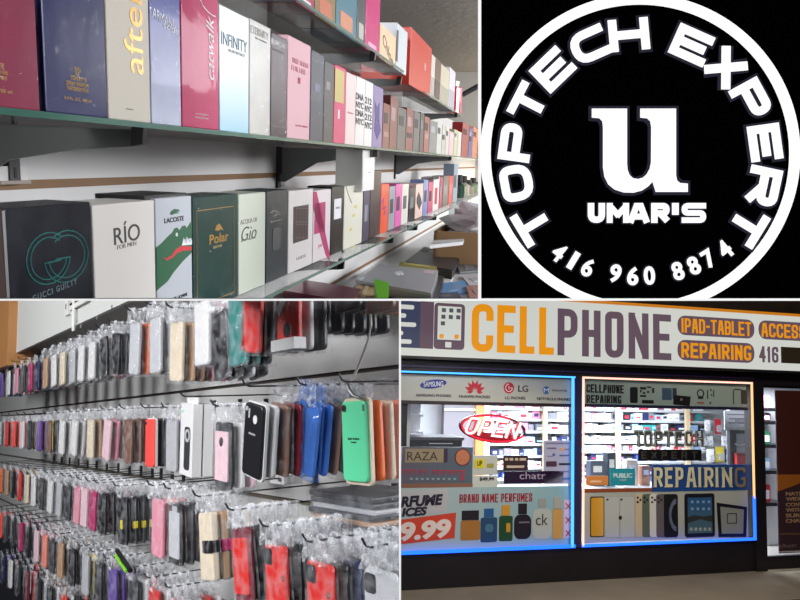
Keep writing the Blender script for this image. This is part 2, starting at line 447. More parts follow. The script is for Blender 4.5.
part(fa.t, 'top_rim', MB().box(fa.x0-fa.cx, fa.x1-fa.cx, -.02, .17, fa.z1-fa.z0+dz-.02, fa.z1-fa.z0+dz+.012), mat('rim_orange', (200,120,20), .4, .5, emit=.9), 'orange top rim')
part(fa.t, 'bottom_rim', MB().box(fa.x0-fa.cx, fa.x1-fa.cx, -.02, .17, dz-.03, dz), dark)
fa.patch('printed_panel', 398, 301.3, 432, 348, sg_navy, lift=.003, label='dark blue printed field at the sign end')
fa.patch('printed_panel', 420, 301.6, 433.5, 348.6, sg_plum, lift=.004, label='plum printed stripe at the sign end')
for a, b, c in ((399,414,307), (399,406,315.5), (399,416,324.5), (399,403,333), (399,411.5,341.5)):
    fa.patch('white_bar', a, c-2.2, b, c+2.2, sg_white, r=.02, lift=.007)
ph = fa.patch('phone_emblem', 434, 303.5, 464.5, 349.5, sg_purple, r=.04, lift=.006, label='purple phone picture with app squares')
fa.patch('screen_patch', 437.5, 306.5, 461, 340, sg_white, lift=.008, parent=ph)
for (i, j) in ((0,0),(1,0),(2,0),(0,1),(1,1),(2,1),(0,2)):
    x, y = 443.6+7.4*i-.5*j, 310.2+6.6*j+.3*i
    fa.patch('app_square', x-2, y-2, x+2, y+2, sg_grey, lift=.011, parent=ph)
for x, y in ((441.2,336.2),(456.2,336.8)): fa.patch('app_square', x-2, y-2, x+2, y+2, sg_orange, lift=.011, parent=ph)
fa.patch('home_button', 445, 342, 451, 347.5, sg_white, lift=.011, parent=ph, r=.006)
def big_letters(pad, spec, h0, h1, y0s, y1s, m):
    for ch, a, b in spec:
        t0 = y0s(a/2+b/2); t1 = y1s(a/2+b/2)
        x0, x1, z0, z1 = pad.rect(a, t0, b, t1)
        part(pad.t, 'letter', glyph(MB(), ch, x0, z0, x1-x0, z1-z0, .08, -.012, -.001, rad=.11), m)
tp = lambda x: 303.6+(x-480)*.058+.3
bt = lambda x: 351.6+(x-480)*.046
big_letters(fa, (('C',471.5,493), ('E',497,515), ('L',519.5,534), ('L',539,553.5)), 0, 0, tp, bt, sg_orange)
big_letters(fa, (('P',557.5,577), ('H',582,600), ('O',605,623), ('N',628.5,648), ('E',653,670.5)), 0, 0, tp, bt, sg_purple)
for s, a, b, c, d in (('IPAD-TABLET', 677.5, 317.6, 754, 336.8), ('REPAIRING', 677.5, 341.5, 754, 361.5), ('ACCESSORIES', 758.5, 322.6, 840, 341)):
    pl = fa.patch('rounded_plate', a, c-.0 if False else b, c, d, sg_plum, r=.1, lift=.006, label='purple rounded plate with orange capitals')
    if s == 'ACCESSORIES': fa.word('plate_lettering', s, a+2.5, b+2.6, c-3, d-2.2, sg_orange, lift=.012, wt=.2, parent=pl)
    else: fa.word('plate_lettering', s, a+3.5, b+2.6, c-3.5, d-2.4, sg_orange, lift=.012, wt=.21, parent=pl)
fa.word('number_lettering', '416', 759, 346.5, 778, 362.5, sg_purple, wt=.24)
fa.patch('covered_patch', 781, 348, 830, 364, mat('cover_dark', (52,46,36), .7, .2, var=.2, scale=20), lift=.008, label='dark strip covering part of the sign')

# --- facade frame (structure)
def fbox(px0, py0, px1, py1, y0, y1, mb=None):
    x0, x1, z0, z1 = seen_rect(px0, py0, px1, py1, YF)
    return (mb or MB()).box(x0, x1, YF+y0, YF+y1, z0, z1)
zground = fp(640, 577.5)[1]
xl, xr = fp(396, 450)[0], fp(900, 450)[0]
zsign = fp(700, 367)[1]; zwt = fp(700, 384)[1]; zwb = fp(660, 541.5)[1]
struct(BR, 'wall_lower', MB().box(xl, fp(758,550)[0], YF, YF+.15, zground, zwb-.01), dark)
struct(BR, 'wall_header', MB().box(xl, xr, YF-.02, YF+.2, zwt+.01, zsign+.7), dark)
struct(BR, 'trim_1', MB().box(fp(573.5,460)[0], fp(580.5,460)[0], YF-.03, YF+.12, zwb-.02, zwt+.02), darkblue)
struct(BR, 'trim_2', MB().box(fp(752.5,460)[0], fp(763.5,460)[0], YF-.03, YF+.12, zground, zwt+.02), dark)
struct(BR, 'wall_above', MB().box(xl, xr, YF+.1, YF+.3, zsign+.4, zsign+2.2), mat('night_brick', (26,22,20), .9, .2, var=.5, scale=6))
hl = MB().box(xl, fp(752,372)[0], YF-.05, YF-.02, zwt+.085, zwt+.1)
struct(BR, 'trim_3', hl, mat('frame_edge', (60,44,96), .4, .6))
# sidewalk
gm = mat('sidewalk_concrete', (124,118,102), .85, .2, var=.28, scale=2.2, bump=.3)
struct(BR, 'floor', MB().box(xl-.2, xr, YF-3.2, YF+.15, zground-.1, zground), gm)
kb = MB().box(fp(660,596)[0], xr, YF-1.12, YF-1.10, zground, zground+.004)
struct(BR, 'trim_4', kb, mat('joint_dark', (40,34,30), .9))

# --- glazing and led strips
glass = clear_mat('window_glass', (120,130,140), .05, .02, var=.0, bump=0)
x0, x1, _, _ = seen_rect(398, 372, 572.5, 545); struct(BR, 'window_1', MB().box(x0, x1, YF+.05, YF+.058, zwb, zwt), glass)
x2, x3, _, _ = seen_rect(581.5, 378, 751, 543); struct(BR, 'window_2', MB().box(x2, x3, YF+.05, YF+.058, zwb, zwt), glass)
led_b = mat('led_blue', (30,90,255), .5, 0, emit=3.0); led_c = mat('led_cyan', (70,160,255), .5, 0, emit=2.2); led_w = mat('led_warm', (255,196,176), .5, 0, emit=1.6)
led_y = mat('led_amber', (255,190,130), .5, 0, emit=1.5)
t = .014
l1 = thing(BR, 'led_strip', ((x0+x1)/2, YF-.045, zwb), 'glowing blue light strip framing the window that shows perfume bottles', 'light strip', 'light strips around the windows')
def seg(par, ax, az, bx, bz, m, lab=None, w=.018):
    mb = MB(); o = par.matrix_world; 
    mb.box(min(ax,bx)-w/2, max(ax,bx)+w/2, 0, .012, min(az,bz)-w/2, max(az,bz)+w/2); return part(par, 'light_strip', mb, m, lab)
hw = (x1-x0)/2; H = zwt-zwb
seg(l1, -hw, H+.03, hw, H+.03, led_c); seg(l1, hw-.02, 0, hw-.02, H+.02, led_c, w=.03); seg(l1, -hw, -.005, hw, -.005, led_b, 'deeper blue strip', w=.035)
hw2 = (x3-x2)/2; zc = fp(750,497)[1]-zwb
l2 = thing(BR, 'led_strip', ((x2+x3)/2, YF-.045, zwb), 'pink white and blue light strip framing the window that shows phones', 'light strip', 'light strips around the windows')
seg(l2, -hw2, 0, -hw2, H+.03, led_w, 'pinkish white strip', w=.022); seg(l2, -hw2, H+.03, hw2, H+.03, led_w, w=.022)
seg(l2, hw2, zc, hw2, H+.03, led_y, 'amber strip', w=.025); seg(l2, hw2, 0, hw2, zc, led_b, 'blue strip', w=.035); seg(l2, -hw2, -.005, hw2, -.005, led_b, 'blue strip', w=.03)
halo = mat('blue_channel', (14,20,110), .5, .3)

# --- posters
pg1 = mat('transom_print', (150,156,152), .5, .3, emit=.0)
YP = YF+.02
p = Pad('transom_poster', 398, 375.5, 571, 402.5, YP, 'pale grey strip of phone maker logos above the perfume window', 'poster')
p.base('sheet', mat('sheet_grey', (168,172,168), .6, .2)); p.patch('lower_border', 398, 402, 571, 405.5, mat('border_dark', (30,14,24), .5))
ov = p.rect(420, 379.5, 446.5, 388.5)
cx, cz, a_, b_ = (ov[0]+ov[1])/2, (ov[2]+ov[3])/2, (ov[1]-ov[0])/2, (ov[3]-ov[2])/2
mb = MB().prism([(cx+a_*math.cos(k*math.pi/12)*1.0, cz+b_*math.sin(k*math.pi/12)+a_*math.cos(k*math.pi/12)*.13) for k in range(24)], -.003, 0)
lg = part(p.t, 'logo', mb, mat('logo_blue', (22,44,120), .5), 'blue oval logo'); 
p.text('logo_lettering', 'SAMSUNG', 423.5, 381.5, 443, 386.5, mat('logo_white', (215,220,230), .5), rot=.06, parent=lg)
red = mat('logo_red', (168,24,44), .5)
fl = MB(); fcx, fcz = p.pt(474.8, 391.2)
for k in range(8):
    a = math.radians(-8+k*(196/7)); s1 = .095 if k in (0,7) else .125
    d = (math.cos(a), math.sin(a)); n_ = (-d[1], d[0]); w_ = .021
    fl.prism([(fcx+d[0]*.018, fcz+d[1]*.018), (fcx+d[0]*s1*.55-n_[0]*w_, fcz+d[1]*s1*.55-n_[1]*w_), (fcx+d[0]*s1, fcz+d[1]*s1), (fcx+d[0]*s1*.6+n_[0]*w_, fcz+d[1]*s1*.6+n_[1]*w_)], -.003, 0)
part(p.t, 'logo', fl, red, 'red fan shaped petal logo')
c3 = p.pt(508.8, 387.8)
lg = part(p.t, 'logo', MB().disc(c3[0], c3[1], .062, -.003, 0), red, 'red round logo beside grey capitals')
mbk = MB().ring(c3[0], c3[1], .044, .037, -.005, 0, 24, math.radians(90), math.radians(360)); mbk.box(c3[0]-.003, c3[0]+.003, -.005, 0, c3[1]-.018, c3[1]+.02); mbk.box(c3[0], c3[0]+.04, -.005, 0, c3[1]-.003, c3[1]+.003)
part(lg, 'logo_face', mbk, mat('logo_white', (215,220,230), .5))
p.text('logo_lettering', 'LG', 518, 385.2, 528, 392, mat('ink_grey', (78,74,84), .5), bold=.02)
c4 = p.pt(546.2, 390.2); lg = part(p.t, 'logo', MB().disc(c4[0], c4[1], .044, -.003, 0), mat('logo_teal', (46,104,160), .5), 'round blue logo')
p.text('logo_face', 'M', 543.6, 388.3, 548.8, 392.3, mat('logo_white', (215,220,230), .5), parent=lg)
ink = mat('ink_dark', (60,54,64), .6)
p.text('maker_name', 'motorola', 552, 388.6, 567, 391.4, mat('ink_pale', (128,128,136), .6))
for s, a, b, y in (('SAMSUNG PHONES', 416, 451, 395.4), ('HUAWEI PHONES', 459, 490, 396.6), ('LG PHONES', 505, 525, 398), ('MOTOROLA PHONES', 537, 570, 399)):
    p.text('caption', s, a, y-1.4, b, y+1.4, ink)
p = Pad('transom_poster', 583, 381.5, 746, 406.5, YP, 'grey green strip reading cellphone repairing with gadget pictures', 'poster')
p.base('sheet', mat('sheet_green', (142,162,158), .6, .2)); p.patch('lower_border', 583, 405.5, 748, 408.5, mat('border_navy', (24,26,60), .5))
bk = mat('ink_black', (14,14,22), .5)
p.word('lettering', 'CELLPHONE', 586.3, 384.6, 623.5, 393, bk, wt=.26, gap=.25); p.word('lettering', 'REPAIRING', 586.3, 395.2, 621, 403.4, bk, wt=.26, gap=.25)
g = p.patch('phone_picture', 630, 387, 637.5, 403, bk, r=.02); 
g = MB()
for a, b, c, d in ((640,387,646,389.5),(647,386.5,651,388),(652,388,654,393),(640,390,641.5,392.5),(643,392,645,394),(647,391,649,393),(640,395,646,397),(642,400,653.5,403.5)):
    r = p.rect(a,b,c,d); g.box(r[0], r[1], -.004, 0, r[2], r[3])
part(p.t, 'spare_part_picture', g, bk, 'little dark pictures of spare parts')
g = p.patch('tablet_picture', 662, 388, 671.5, 400, mat('pic_blue', (60,84,112), .5)); p.patch('tablet_picture', 672.5, 388, 676.5, 399, mat('pic_slate', (50,60,80), .5))
p.poly('console_picture', [(673.5,395),(690.5,396.5),(689.5,406),(673,404.5)], bk); p.patch('picture_dot', 680, 398.5, 682, 400.5, mat('pic_grey', (130,120,120), .5), lift=.008)
g = MB(); c5 = p.pt(700.5, 393.5); g.ring(c5[0], c5[1], .052, .038, -.004, 0, 20); r = p.rect(698,396,703,399); g.box(r[0], r[1], -.004, 0, r[2], r[3])
part(p.t, 'headphones_picture', g, bk); p.patch('cable_picture', 697, 402, 704, 403.6, mat('pic_red', (150,60,50), .5))
g = MB()
for a, b, c, d in ((707,390,708,399),(710,389,711.5,391),(713,390,714,397),(711,394,712,396),(709.5,402,711,404),(733,390,733.8,404),(734,389,741,390),(741,390,747,404)):
    p.patch('cable_picture' if a < 730 else 'speaker_picture', a, b, c, d, mat('pic_dark', (52,58,60), .5))

cyan = grad_mat('poster_sky', (168,186,190), (126,166,180), 'X', -1.0, 1.0, coat=0)
p = Pad('perfume_poster', 398, 487, 571, 548, YP, 'wide poster of perfume bottles reading brand name perfumes', 'poster')
p.t['label'] = 'wide window poster with seven perfume bottles and a red price panel'
part(p.t, 'sheet', MB().box(p.x0-p.cx, p.x1-p.cx, 0, .01, -.06, p.z1-p.z0), cyan)
p.poly('text_panel', [(398,492),(448,488.5),(446,512),(398,516)], mat('panel_pale', (176,178,184), .6), lift=.002)
navy = mat('ink_navy', (22,14,44), .5)
p.text('lettering', 'RFUME', 400.5, 495.2, 443, 506.2, navy, bold=.05, shear=.2, rot=.045, lift=.006)
p.text('lettering', 'ICES', 401.5, 507.2, 427, 516, navy, bold=.05, shear=.2, rot=.045, lift=.006)
p.poly('price_panel', [(398,520),(456,512.5),(454.5,538),(398,544.5)], mat('panel_red', (196,62,40), .5), lift=.003)
p.text('price_lettering', '9.99', 400, 520.5, 451, 539.5, mat('price_white', (222,210,205), .5), bold=.05, shear=.12, rot=.05, lift=.008)
p.word('lettering', 'BRAND NAME PERFUMES', 459.5, 493.6, 532, 502.2, mat('ink_red', (150,30,44), .5), wt=.24, gap=.3)
def bottle_pic(px0, px1, ytop, ybot, capw, caph, body, cap, lab, name='bottle_picture', rounded=.02):
    b = p.patch(name, px0, ytop+caph, px1, ybot, body, r=rounded, lift=.004, label=lab)
    m_ = (px0+px1)/2; p.patch('cap_picture', m_-capw/2, ytop, m_+capw/2, ytop+caph-.5, cap, lift=.006, parent=b); return b
blk = mat('pic_black', (18,12,28), .5)
b = bottle_pic(460.5, 480, 510.5, 540, 17, 10, mat('pic_gold', (158,108,44), .5), blk, 'squat gold bottle with wide dark cap')
b = bottle_pic(480.5, 497, 508.5, 542, 9.5, 9, mat('pic_blueglass', (26,66,104), .5), mat('pic_bluecap', (28,84,140), .5), 'blue square bottle')
p.patch('emblem_picture', 485, 524, 493, 532, mat('pic_bluelight', (66,110,140), .5), r=.03, lift=.008, parent=b)
b = bottle_pic(499, 512.5, 505, 541, 8, 11, mat('pic_green', (18,66,34), .5), mat('pic_goldcap', (190,140,40), .5), 'green bottle with gold knob')
p.patch('emblem_picture', 506, 523, 510, 532, mat('pic_goldcap', (190,140,40), .5), r=.01, lift=.008, parent=b)
b = bottle_pic(514, 531, 503.5, 539, 8.5, 11, blk, blk, 'black shouldered bottle', rounded=.07); p.patch('emblem_picture', 518.5, 521.5, 529, 523, mat('pic_greyink', (110,104,120), .5), parent=b, lift=.009)
b = bottle_pic(532.5, 551.5, 498.5, 539, 8, 10, mat('pic_clear', (170,178,176), .5), mat('pic_clearcap', (140,150,150), .5), 'clear flask bottle marked with two letters', rounded=.07)
p.text('emblem_picture', 'ck', 535.5, 514, 547.5, 525, mat('ink_thin', (60,64,64), .5), parent=b, lift=.009)
b = bottle_pic(552.5, 562.5, 497, 539, 7.5, 12, mat('pic_amber', (190,148,78), .5), mat('pic_clearcap', (160,160,150), .5), 'tall amber bottle')
b = bottle_pic(563.5, 571, 500, 538, 7, 8, mat('pic_pink', (208,176,196), .5), mat('pic_pinkcap', (212,170,184), .5), 'pink bottle with crosses')
for cy in (506, 520, 533):
    r = p.rect(565.5, cy-3, 570.5, cy+3); part(b, 'cross_print', MB().stroke([(r[0], r[2]), (r[1], r[3])], .01, -.009, -.005).stroke([(r[0], r[3]), (r[1], r[2])], .01, -.009, -.005), red)

p = Pad('phone_poster', 582.5, 490, 748, 540, YP, 'wide pale window poster with a row of phones and two tablets', 'poster')
p.base('sheet', mat('sheet_pale', (158,164,160), .6, .2)); p.patch('top_border', 582.5, 487.6, 749, 491.2, mat('border_brown', (128,64,36), .5), label='brown top border')
b = p.patch('phone_picture', 590, 496.5, 604, 537, bk, r=.02); p.patch('screen_picture', 590.8, 497.6, 603.2, 536, grad_mat('screen_gold', (196,140,30), (214,190,120), 'X', -1.0, -.6, coat=0), lift=.007, parent=b, r=.015)
for a, c in ((605,620),(619,634)):
    b = p.patch('phone_picture', a, 497.5, c, 537, mat('pic_whitephone', (172,178,178), .5), r=.02, label='white phone back'); p.patch('lens_picture', a+1.2, 498.6, a+3.2, 500.4, bk, lift=.007, parent=b)
b = p.patch('fruit_mark', 618.5, 515.8, 621.5, 519.6, bk, r=.015, lift=.009)
for a, m_ in ((635, (186,172,146)), (641.8, (84,98,86)), (649.3, (196,200,196)), (655.8, (92,86,94))):
    b = p.patch('phone_picture', a, 494, a+11, 537, mat('pic_body', m_, .5), r=.03, lift=.004+.001*a/200, label='phone back with three lenses')
    for q, w in ((2.3,497.5),(2.3,502),(5,499.8)): p.patch('lens_picture', a+q-1, w-1.1, a+q+1, w+1.1, bk, r=.01, lift=.01, parent=b)
b = p.patch('phone_picture', 663.5, 494, 677.5, 537, bk, r=.03, lift=.0085, label='black phone showing a blue planet')
r = p.rect(667, 496, 676.8, 534); g = MB().ring(r[1], (r[2]+r[3])/2, .19, .135, -.012, -.008, 16, math.radians(100), math.radians(260), sx=.6)
part(b, 'planet_picture', g, mat('pic_planet', (86,96,120), .6, var=.5, scale=25))
b = p.patch('tablet_picture', 684.5, 493.5, 714.5, 537, bk, r=.03); p.patch('screen_picture', 687.5, 497.5, 711.8, 533, grad_mat('screen_lake', (70,100,104), (44,84,128), 'Z', .1, .4, coat=0), lift=.007, parent=b)
p.poly('lake_picture', [(687.5,517),(694,515),(703,516.5),(711.8,515),(711.8,522),(700,519),(687.5,523)], mat('pic_hills', (38,44,42), .6), lift=.009, parent=b)
for i in range(4):
    for j in range(2): p.patch('app_square', 690.5+i*5.6, 500.5+j*7, 693+i*5.6, 503+j*7, mat('pic_app', (110,150,190), .5), lift=.009, parent=b)
for i in range(5): p.patch('app_square', 689.5+i*4.6, 527.5, 692+i*4.6, 530.5, mat('pic_app2', (150,160,150), .5), lift=.009, parent=b)
b = p.poly('tablet_picture', [(716.5,502.5),(747,507),(746,537),(718.5,537)], bk, label='tilted tablet with pale screen')
p.poly('screen_picture', [(720,506.5),(743.5,509.5),(742.8,533.5),(721.5,533.5)], mat('pic_screen', (132,138,132), .5), lift=.007, parent=b)
r = p.rect(727,513.5,736,523); p_ = MB().stroke([(r[0],r[2]),(r[1],r[2]),(r[1],r[3]),(r[0],r[3])], .008, -.01, -.006, closed=True); part(b, 'mark_picture', p_, bk)

# --- things hung in the perfume window, between poster and transom
YS = YF+.025
p = Pad('window_poster', 402, 447, 472.5, 487, YS, 'dark blue grey poster with a tan name plate and round emblem', 'poster')
p.base('sheet', grad_mat('sheet_slate', (92,88,104), (76,96,110), 'X', -.4, .4, coat=0))
p.patch('lower_band', 402, 483.5, 472.5, 487.5, mat('band_brown', (128,88,70), .6))
b = p.patch('name_plate', 405, 448.8, 443.5, 462.5, mat('plate_tan', (142,130,106), .5)); p.patch('plate_edge', 443.5, 448.5, 447.5, 462.5, mat('plate_dark', (46,36,62), .5), parent=b)
p.word('plate_lettering', 'RAZA'.replace('Z','N'), 407, 451.8, 437.5, 459.8, mat('ink_brown', (58,44,34), .5), wt=.1, parent=b) if False else p.text('plate_lettering', 'RAZA', 407, 451.8, 437.5, 460.3, mat('ink_brown', (58,44,34), .5), parent=b)
c6 = p.pt(462.5, 457.2); b = part(p.t, 'round_emblem', MB().disc(c6[0], c6[1], .085, -.004, 0), mat('emblem_tan', (176,112,78), .5, var=.3, scale=30)); part(b, 'emblem_rim', MB().ring(c6[0], c6[1], .092, .08, -.006, 0, 28), mat('emblem_red', (96,34,50), .5))
rd = mat('ink_rose', (168,50,72), .5)
g = MB()
for k, (a, b_) in enumerate(((403,409),(411,416),(420,426),(433,437),(438.5,443),(444.5,449),(450.5,455),(456.5,461),(462,464.5))):
    r = p.rect(a, 470+.1*k, b_, 474+.1*k); g.stroke([(r[0], r[2]), (r[0], r[3]), (r[1], r[3]), (r[1], r[2])], .01, -.006, 0)
part(p.t, 'red_line', g, rd, 'row of small red letters'); g = MB()
for k in range(9):
    a = 410+k*5.4; r = p.rect(a, 478, a+2.6, 479.8); g.box(r[0], r[1], -.005, 0, r[2], r[3])
part(p.t, 'pale_line', g, mat('ink_ice', (128,160,164), .5)); p.patch('red_bar', 461, 475, 464, 480.5, rd)
p = Pad('price_card', 472.5, 455.5, 497.5, 475, YS, 'white card with yellow block and small dollar price', 'card'); p.base('sheet', mat('card_white', (176,184,180), .6))
b = p.patch('yellow_block', 474.5, 459, 484.5, 468, mat('block_yellow', (206,192,40), .5)); p.text('block_lettering', 'UP', 477, 460.5, 482, 466, mat('ink_olive', (80,76,30), .5), parent=b, bold=.03)
p.patch('yellow_block', 487, 463.5, 493.5, 467.5, mat('block_olive', (150,146,60), .5))
p = Pad('price_card', 472.5, 475.6, 497.5, 487, YS, 'pale price card reading $49.99 under the yellow card', 'card'); p.base('sheet', mat('card_ice', (186,194,190), .6)); p.text('price_lettering', '$49.99', 479.5, 477.2, 494, 481, mat('ink_dark', (60,54,64), .6), bold=.02)
p = Pad('shop_sign', 504.2, 471.2, 563.2, 483.2, YS, 'dark purple strip with thin lowercase white lettering', 'sign'); p.base('panel', mat('panel_purple', (30,10,48), .4))
p.text('lettering', 'chatr', 519.5, 472.2, 545.5, 479, mat('ink_lilac', (170,156,184), .5), bold=-.004)
p = Pad('display_card', 503.5, 455.5, 528, 470.5, YS, 'dark card with pale lettering above the purple strip', 'card'); p.base('sheet', mat('card_dark', (42,26,32), .5))
g = MB()
for a, b_ in ((505,508),(509.5,513),(515,518),(519.5,526)): r = p.rect(a, 458, b_, 460.5); g.box(r[0], r[1], -.005, 0, r[2], r[3])
r = p.rect(506.5, 465.5, 524, 467.8); g.box(r[0], r[1], -.005, 0, r[2], r[3]); part(p.t, 'pale_line', g, mat('ink_sand', (190,176,160), .5))
p = Pad('logo_chart', 544, 440.5, 571.5, 484, YS, 'lilac grey chart with rows of small carrier logos', 'poster'); p.base('sheet', mat('sheet_lilac', (158,160,186), .6))
for a, b_, c, d, m_ in ((546,442.5,569,444,(110,112,150)),(547,447.5,556,449,(96,96,130)),(560,448,563.5,450.5,(204,150,110)),(564.5,448.6,569,450,(110,112,130)),(547,455.8,553,456.6,(110,112,150)),(552.5,453.6,555,455.8,(60,76,140)),(559.5,454.6,569,456.2,(80,90,140)),(546,461.3,556.5,466.5,(66,40,60)),(559,463,570,465,(28,26,36)),(560,470.8,569,472.2,(110,112,150)),(562,477.6,570,479.6,(90,110,170))):
    p.patch('logo', a, b_, c, d, mat('logo_ink', m_, .5))

# --- open neon
nx0, nx1, nz0, nz1 = seen_rect(459, 414, 527, 443, YF+.0)
ncx, ncz = (nx0+nx1)/2-.01, (nz0+nz1)/2
neon = thing(BR, 'open_sign', (ncx, YF+.0, ncz), 'red oval neon sign with pinkish white lettering hung in the window', 'neon sign', rot=ry(math.radians(5.0)))
A, B = (nx1-nx0)/2*.97, (nz1-nz0)/2*.98
mb = MB()
def oval(mb, A, B, w, y0, y1, n=48, a0=0, a1=360):
    vs = []; N = n+1
    for k in range(N):
        a = math.radians(a0+(a1-a0)*k/n); c, q = math.cos(a), math.sin(a)
        vs += [(A*c,y0,B*q),((A-w)*c,y0,(B-w)*q),((A-w)*c,y1,(B-w)*q),(A*c,y1,B*q)]
    fs = []
    for k in range(n):
        for j in range(4): fs.append((4*k+j, 4*k+(j+1)%4, 4*k+4+(j+1)%4, 4*k+4+j))
    return mb.add(vs, fs)
part(neon, 'housing', oval(mb, A, B, .022, -.02, .02), mat('neon_housing', (70,10,22), .4))
part(neon, 'red_tube', oval(MB(), A-.012, B-.008, .018, -.035, -.02, a0=60, a1=345), mat('neon_red', (225,24,52), .4, emit=1.4), 'glowing red oval tube')
part(neon, 'lower_plate', MB().prism([(A*.95*math.cos(math.radians(k)), B*.93*math.sin(math.radians(k))) for k in range(200, 341, 10)], -.01, .01), mat('neon_plate', (190,14,40), .4, emit=.55), 'red lit lower band')
wn = mat('neon_white', (255,214,210), .4, emit=1.9); wh = mat('neon_glow', (235,70,85), .5, emit=.9)
lw = A*1.62/4
for i, ch in enumerate('OPEN'):
    x = -A*.9+i*lw*1.02+.0; h_ = B*1.22
    for nm, w_, yy, m_ in (('letter_backing', .046, -.03, wh), ('letter_tube', .024, -.045, wn)):
        part(neon, nm, glyph(MB(), ch, x, -h_*.47, lw*.84, h_, w_, yy, yy+.012, rad=.09, slant=.32), m_)

# --- lettering and banners in the phone window
tt = Pad('window_lettering', 634, 429, 704, 448, YS, 'outlined grey capitals spelling a shop name on the glass', 'lettering')
og = mat('decal_grey', (84,86,82), .5)
for i, (ch, a, b_) in enumerate((('T',634,643),('O',643.5,652.5),('P',654,663),('T',664,673),('E',674.5,682),('C',684.5,693),('H',695,704))):
    x0_, x1_, z0_, z1_ = tt.rect(a, 430+.1*i, b_, 447.5-.1*i)
    o = part(tt.t, 'letter', glyph(MB(), ch, x0_, z0_, x1_-x0_, z1_-z0_, .042, -.004, 0, rad=.03), og)
    # the inner line of the outlined capital
    part(o, 'inner_line', glyph(MB(), ch, x0_+.006, z0_+.006, x1_-x0_-.012, z1_-z0_-.012, .009, -.006, -.0041, rad=.03), mat('decal_pale', (168,176,172), .5))
p = Pad('letter_strip', 638.5, 449.5, 701.5, 460.8, YS, 'black strip with spaced dark grey capitals below the outlined lettering', 'sign'); p.base('panel', mat('panel_black', (10,10,12), .4))
for i, ch in enumerate('EXPERT'):
    p.word('letter', ch, 641+10.1*i, 451.6, 646.5+10.1*i, 458.8, mat('decal_dim', (64,62,62), .5), wt=.14)
p = Pad('shop_sign', 610.2, 468.4, 635, 485.6, YS, 'teal card with small white capitals in the phone window', 'sign'); p.base('panel', mat('panel_teal', (34,140,160), .5))
p.text('lettering', 'PUBLIC', 613.2, 473.2, 632, 477.8, mat('ink_ice2', (190,220,224), .5), bold=.03); p.text('lettering', 'mobile', 619.5, 479, 626, 480.6, mat('ink_ice2', (190,220,224), .5))
p = Pad('display_card', 586.5, 476, 608, 485.2, YS, 'orange card beside the teal sign', 'card'); p.base('panel', mat('panel_orange', (204,132,70), .5)); p.patch('pale_line', 590, 480.6, 601, 482.4, mat('ink_cream', (226,196,160), .5))
p = Pad('repair_banner', 652, 464.6, 752, 490.8, YS-.012, 'blue banner reading REPAIRING in tall cream capitals', 'banner'); p.base('panel', mat('panel_blue', (20,66,134), .5))
cream = mat('ink_creamy', (206,204,172), .5); shade = mat('ink_shadow', (12,30,66), .5)
for i, ch in enumerate('REPAIRING'):
    xs_ = [653.5, 664.8, 675.2, 686.2, 697.6, 704.2, 714.8, 721.8, 734.5]; ws = [10, 8.6, 9, 10.6, 4.6, 10, 4.6, 11, 12]
    b = None
    for nm, off, yy, m_ in (('letter_shadow', 1.2, -.005, shade), ('letter', 0, -.009, cream)):
        a = xs_[i]+off; x0_, x1_, z0_, z1_ = p.rect(a, 467.2+off*.3, a+ws[i]-1.2, 487.2+off*.3)
        g = glyph(MB(), ch, x0_, z0_, x1_-x0_, z1_-z0_, .036, yy, yy+.004, rad=.05)
        sr = .012; w_ = x1_-x0_
        if ch in 'RPAINE':                 # slab feet and heads of the serif capitals
            if ch == 'I': xsr = [(x0_+x1_)/2]
            elif ch in 'AN': xsr = [x0_+.013, x1_-.013]
            else: xsr = [x0_+.013]
            for q in xsr:
                g.box(q-.024, q+.024, yy, yy+.004, z0_, z0_+sr)
                if ch != 'A': g.box(q-.024, q+.024, yy, yy+.004, z1_-sr, z1_)
        part(p.t, nm, g, m_ if i < 8 or nm != 'letter' else mat('ink_dimmed', (120,112,100), .5))

# --- door and its poster
xd0, xd1 = fp(764, 470)[0], xr
struct(BR, 'door_1', MB().box(xd0, xd1, YF+.04, YF+.09, zground, fp(780,557)[1]).box(xd0-.02, xd0+.02, YF+.02, YF+.1, zground, zwt).box(xd0, xd1, YF+.03, YF+.1, fp(780,388)[1], zwt+.05), dark)
struct(BR, 'window_3', MB().box(xd0, xd1, YF+.06, YF+.066, fp(780,557)[1], fp(780,388)[1]), glass)
for py_ in (422, 455, 505, 535):
    pass
p = Pad('door_poster', 777.2, 391.5, 862, 551.5, YF+.0, 'tall brown and purple door poster with an orange triangle', 'poster')
p.base('sheet', mat('sheet_plum', (52,34,44), .5)); p.patch('upper_field', 777.2, 391.5, 862, 474.5, mat('field_rust', (64,26,20), .5, var=.15, scale=3), label='dark rust upper half')
p.poly('triangle', [(777.3,474.5),(862,474.5),(862,475.5),(820,476),(777.3,491.5)], mat('field_orange', (150,88,28), .5), lift=.006)
for i, s in enumerate(('NATIONAL', 'WIDE', 'COVERAGE', 'WITHOUT', 'SURPRISE', 'CHARGES')):
    y = 493.5+i*5.4; wd_ = 5.0*len(s)*.82
    p.text('lettering', s, 785.6, y-1.9, 785.6+wd_, y+1.9, mat('ink_tan', (150,120,96), .5), bold=.03)
g = MB(); a = p.pt(780, 534); b_ = p.pt(855, 533); g.stroke([a, b_], .012, -.004, 0); part(p.t, 'thin_line', g, mat('line_tan', (120,84,60), .5))
p.text('lettering', 'chatr', 779.5, 543.5, 797, 547.5, mat('ink_mauve', (110,84,96), .5)); p.patch('foot_line', 779, 549.5, 862, 550.6, mat('line_pale', (170,168,170), .5))

struct(BR, 'trim_9', MB().box(fp(399,430)[0], fp(409,430)[0], YF+.07, YF+.12, fp(405,447)[1], fp(405,402)[1]), dark)
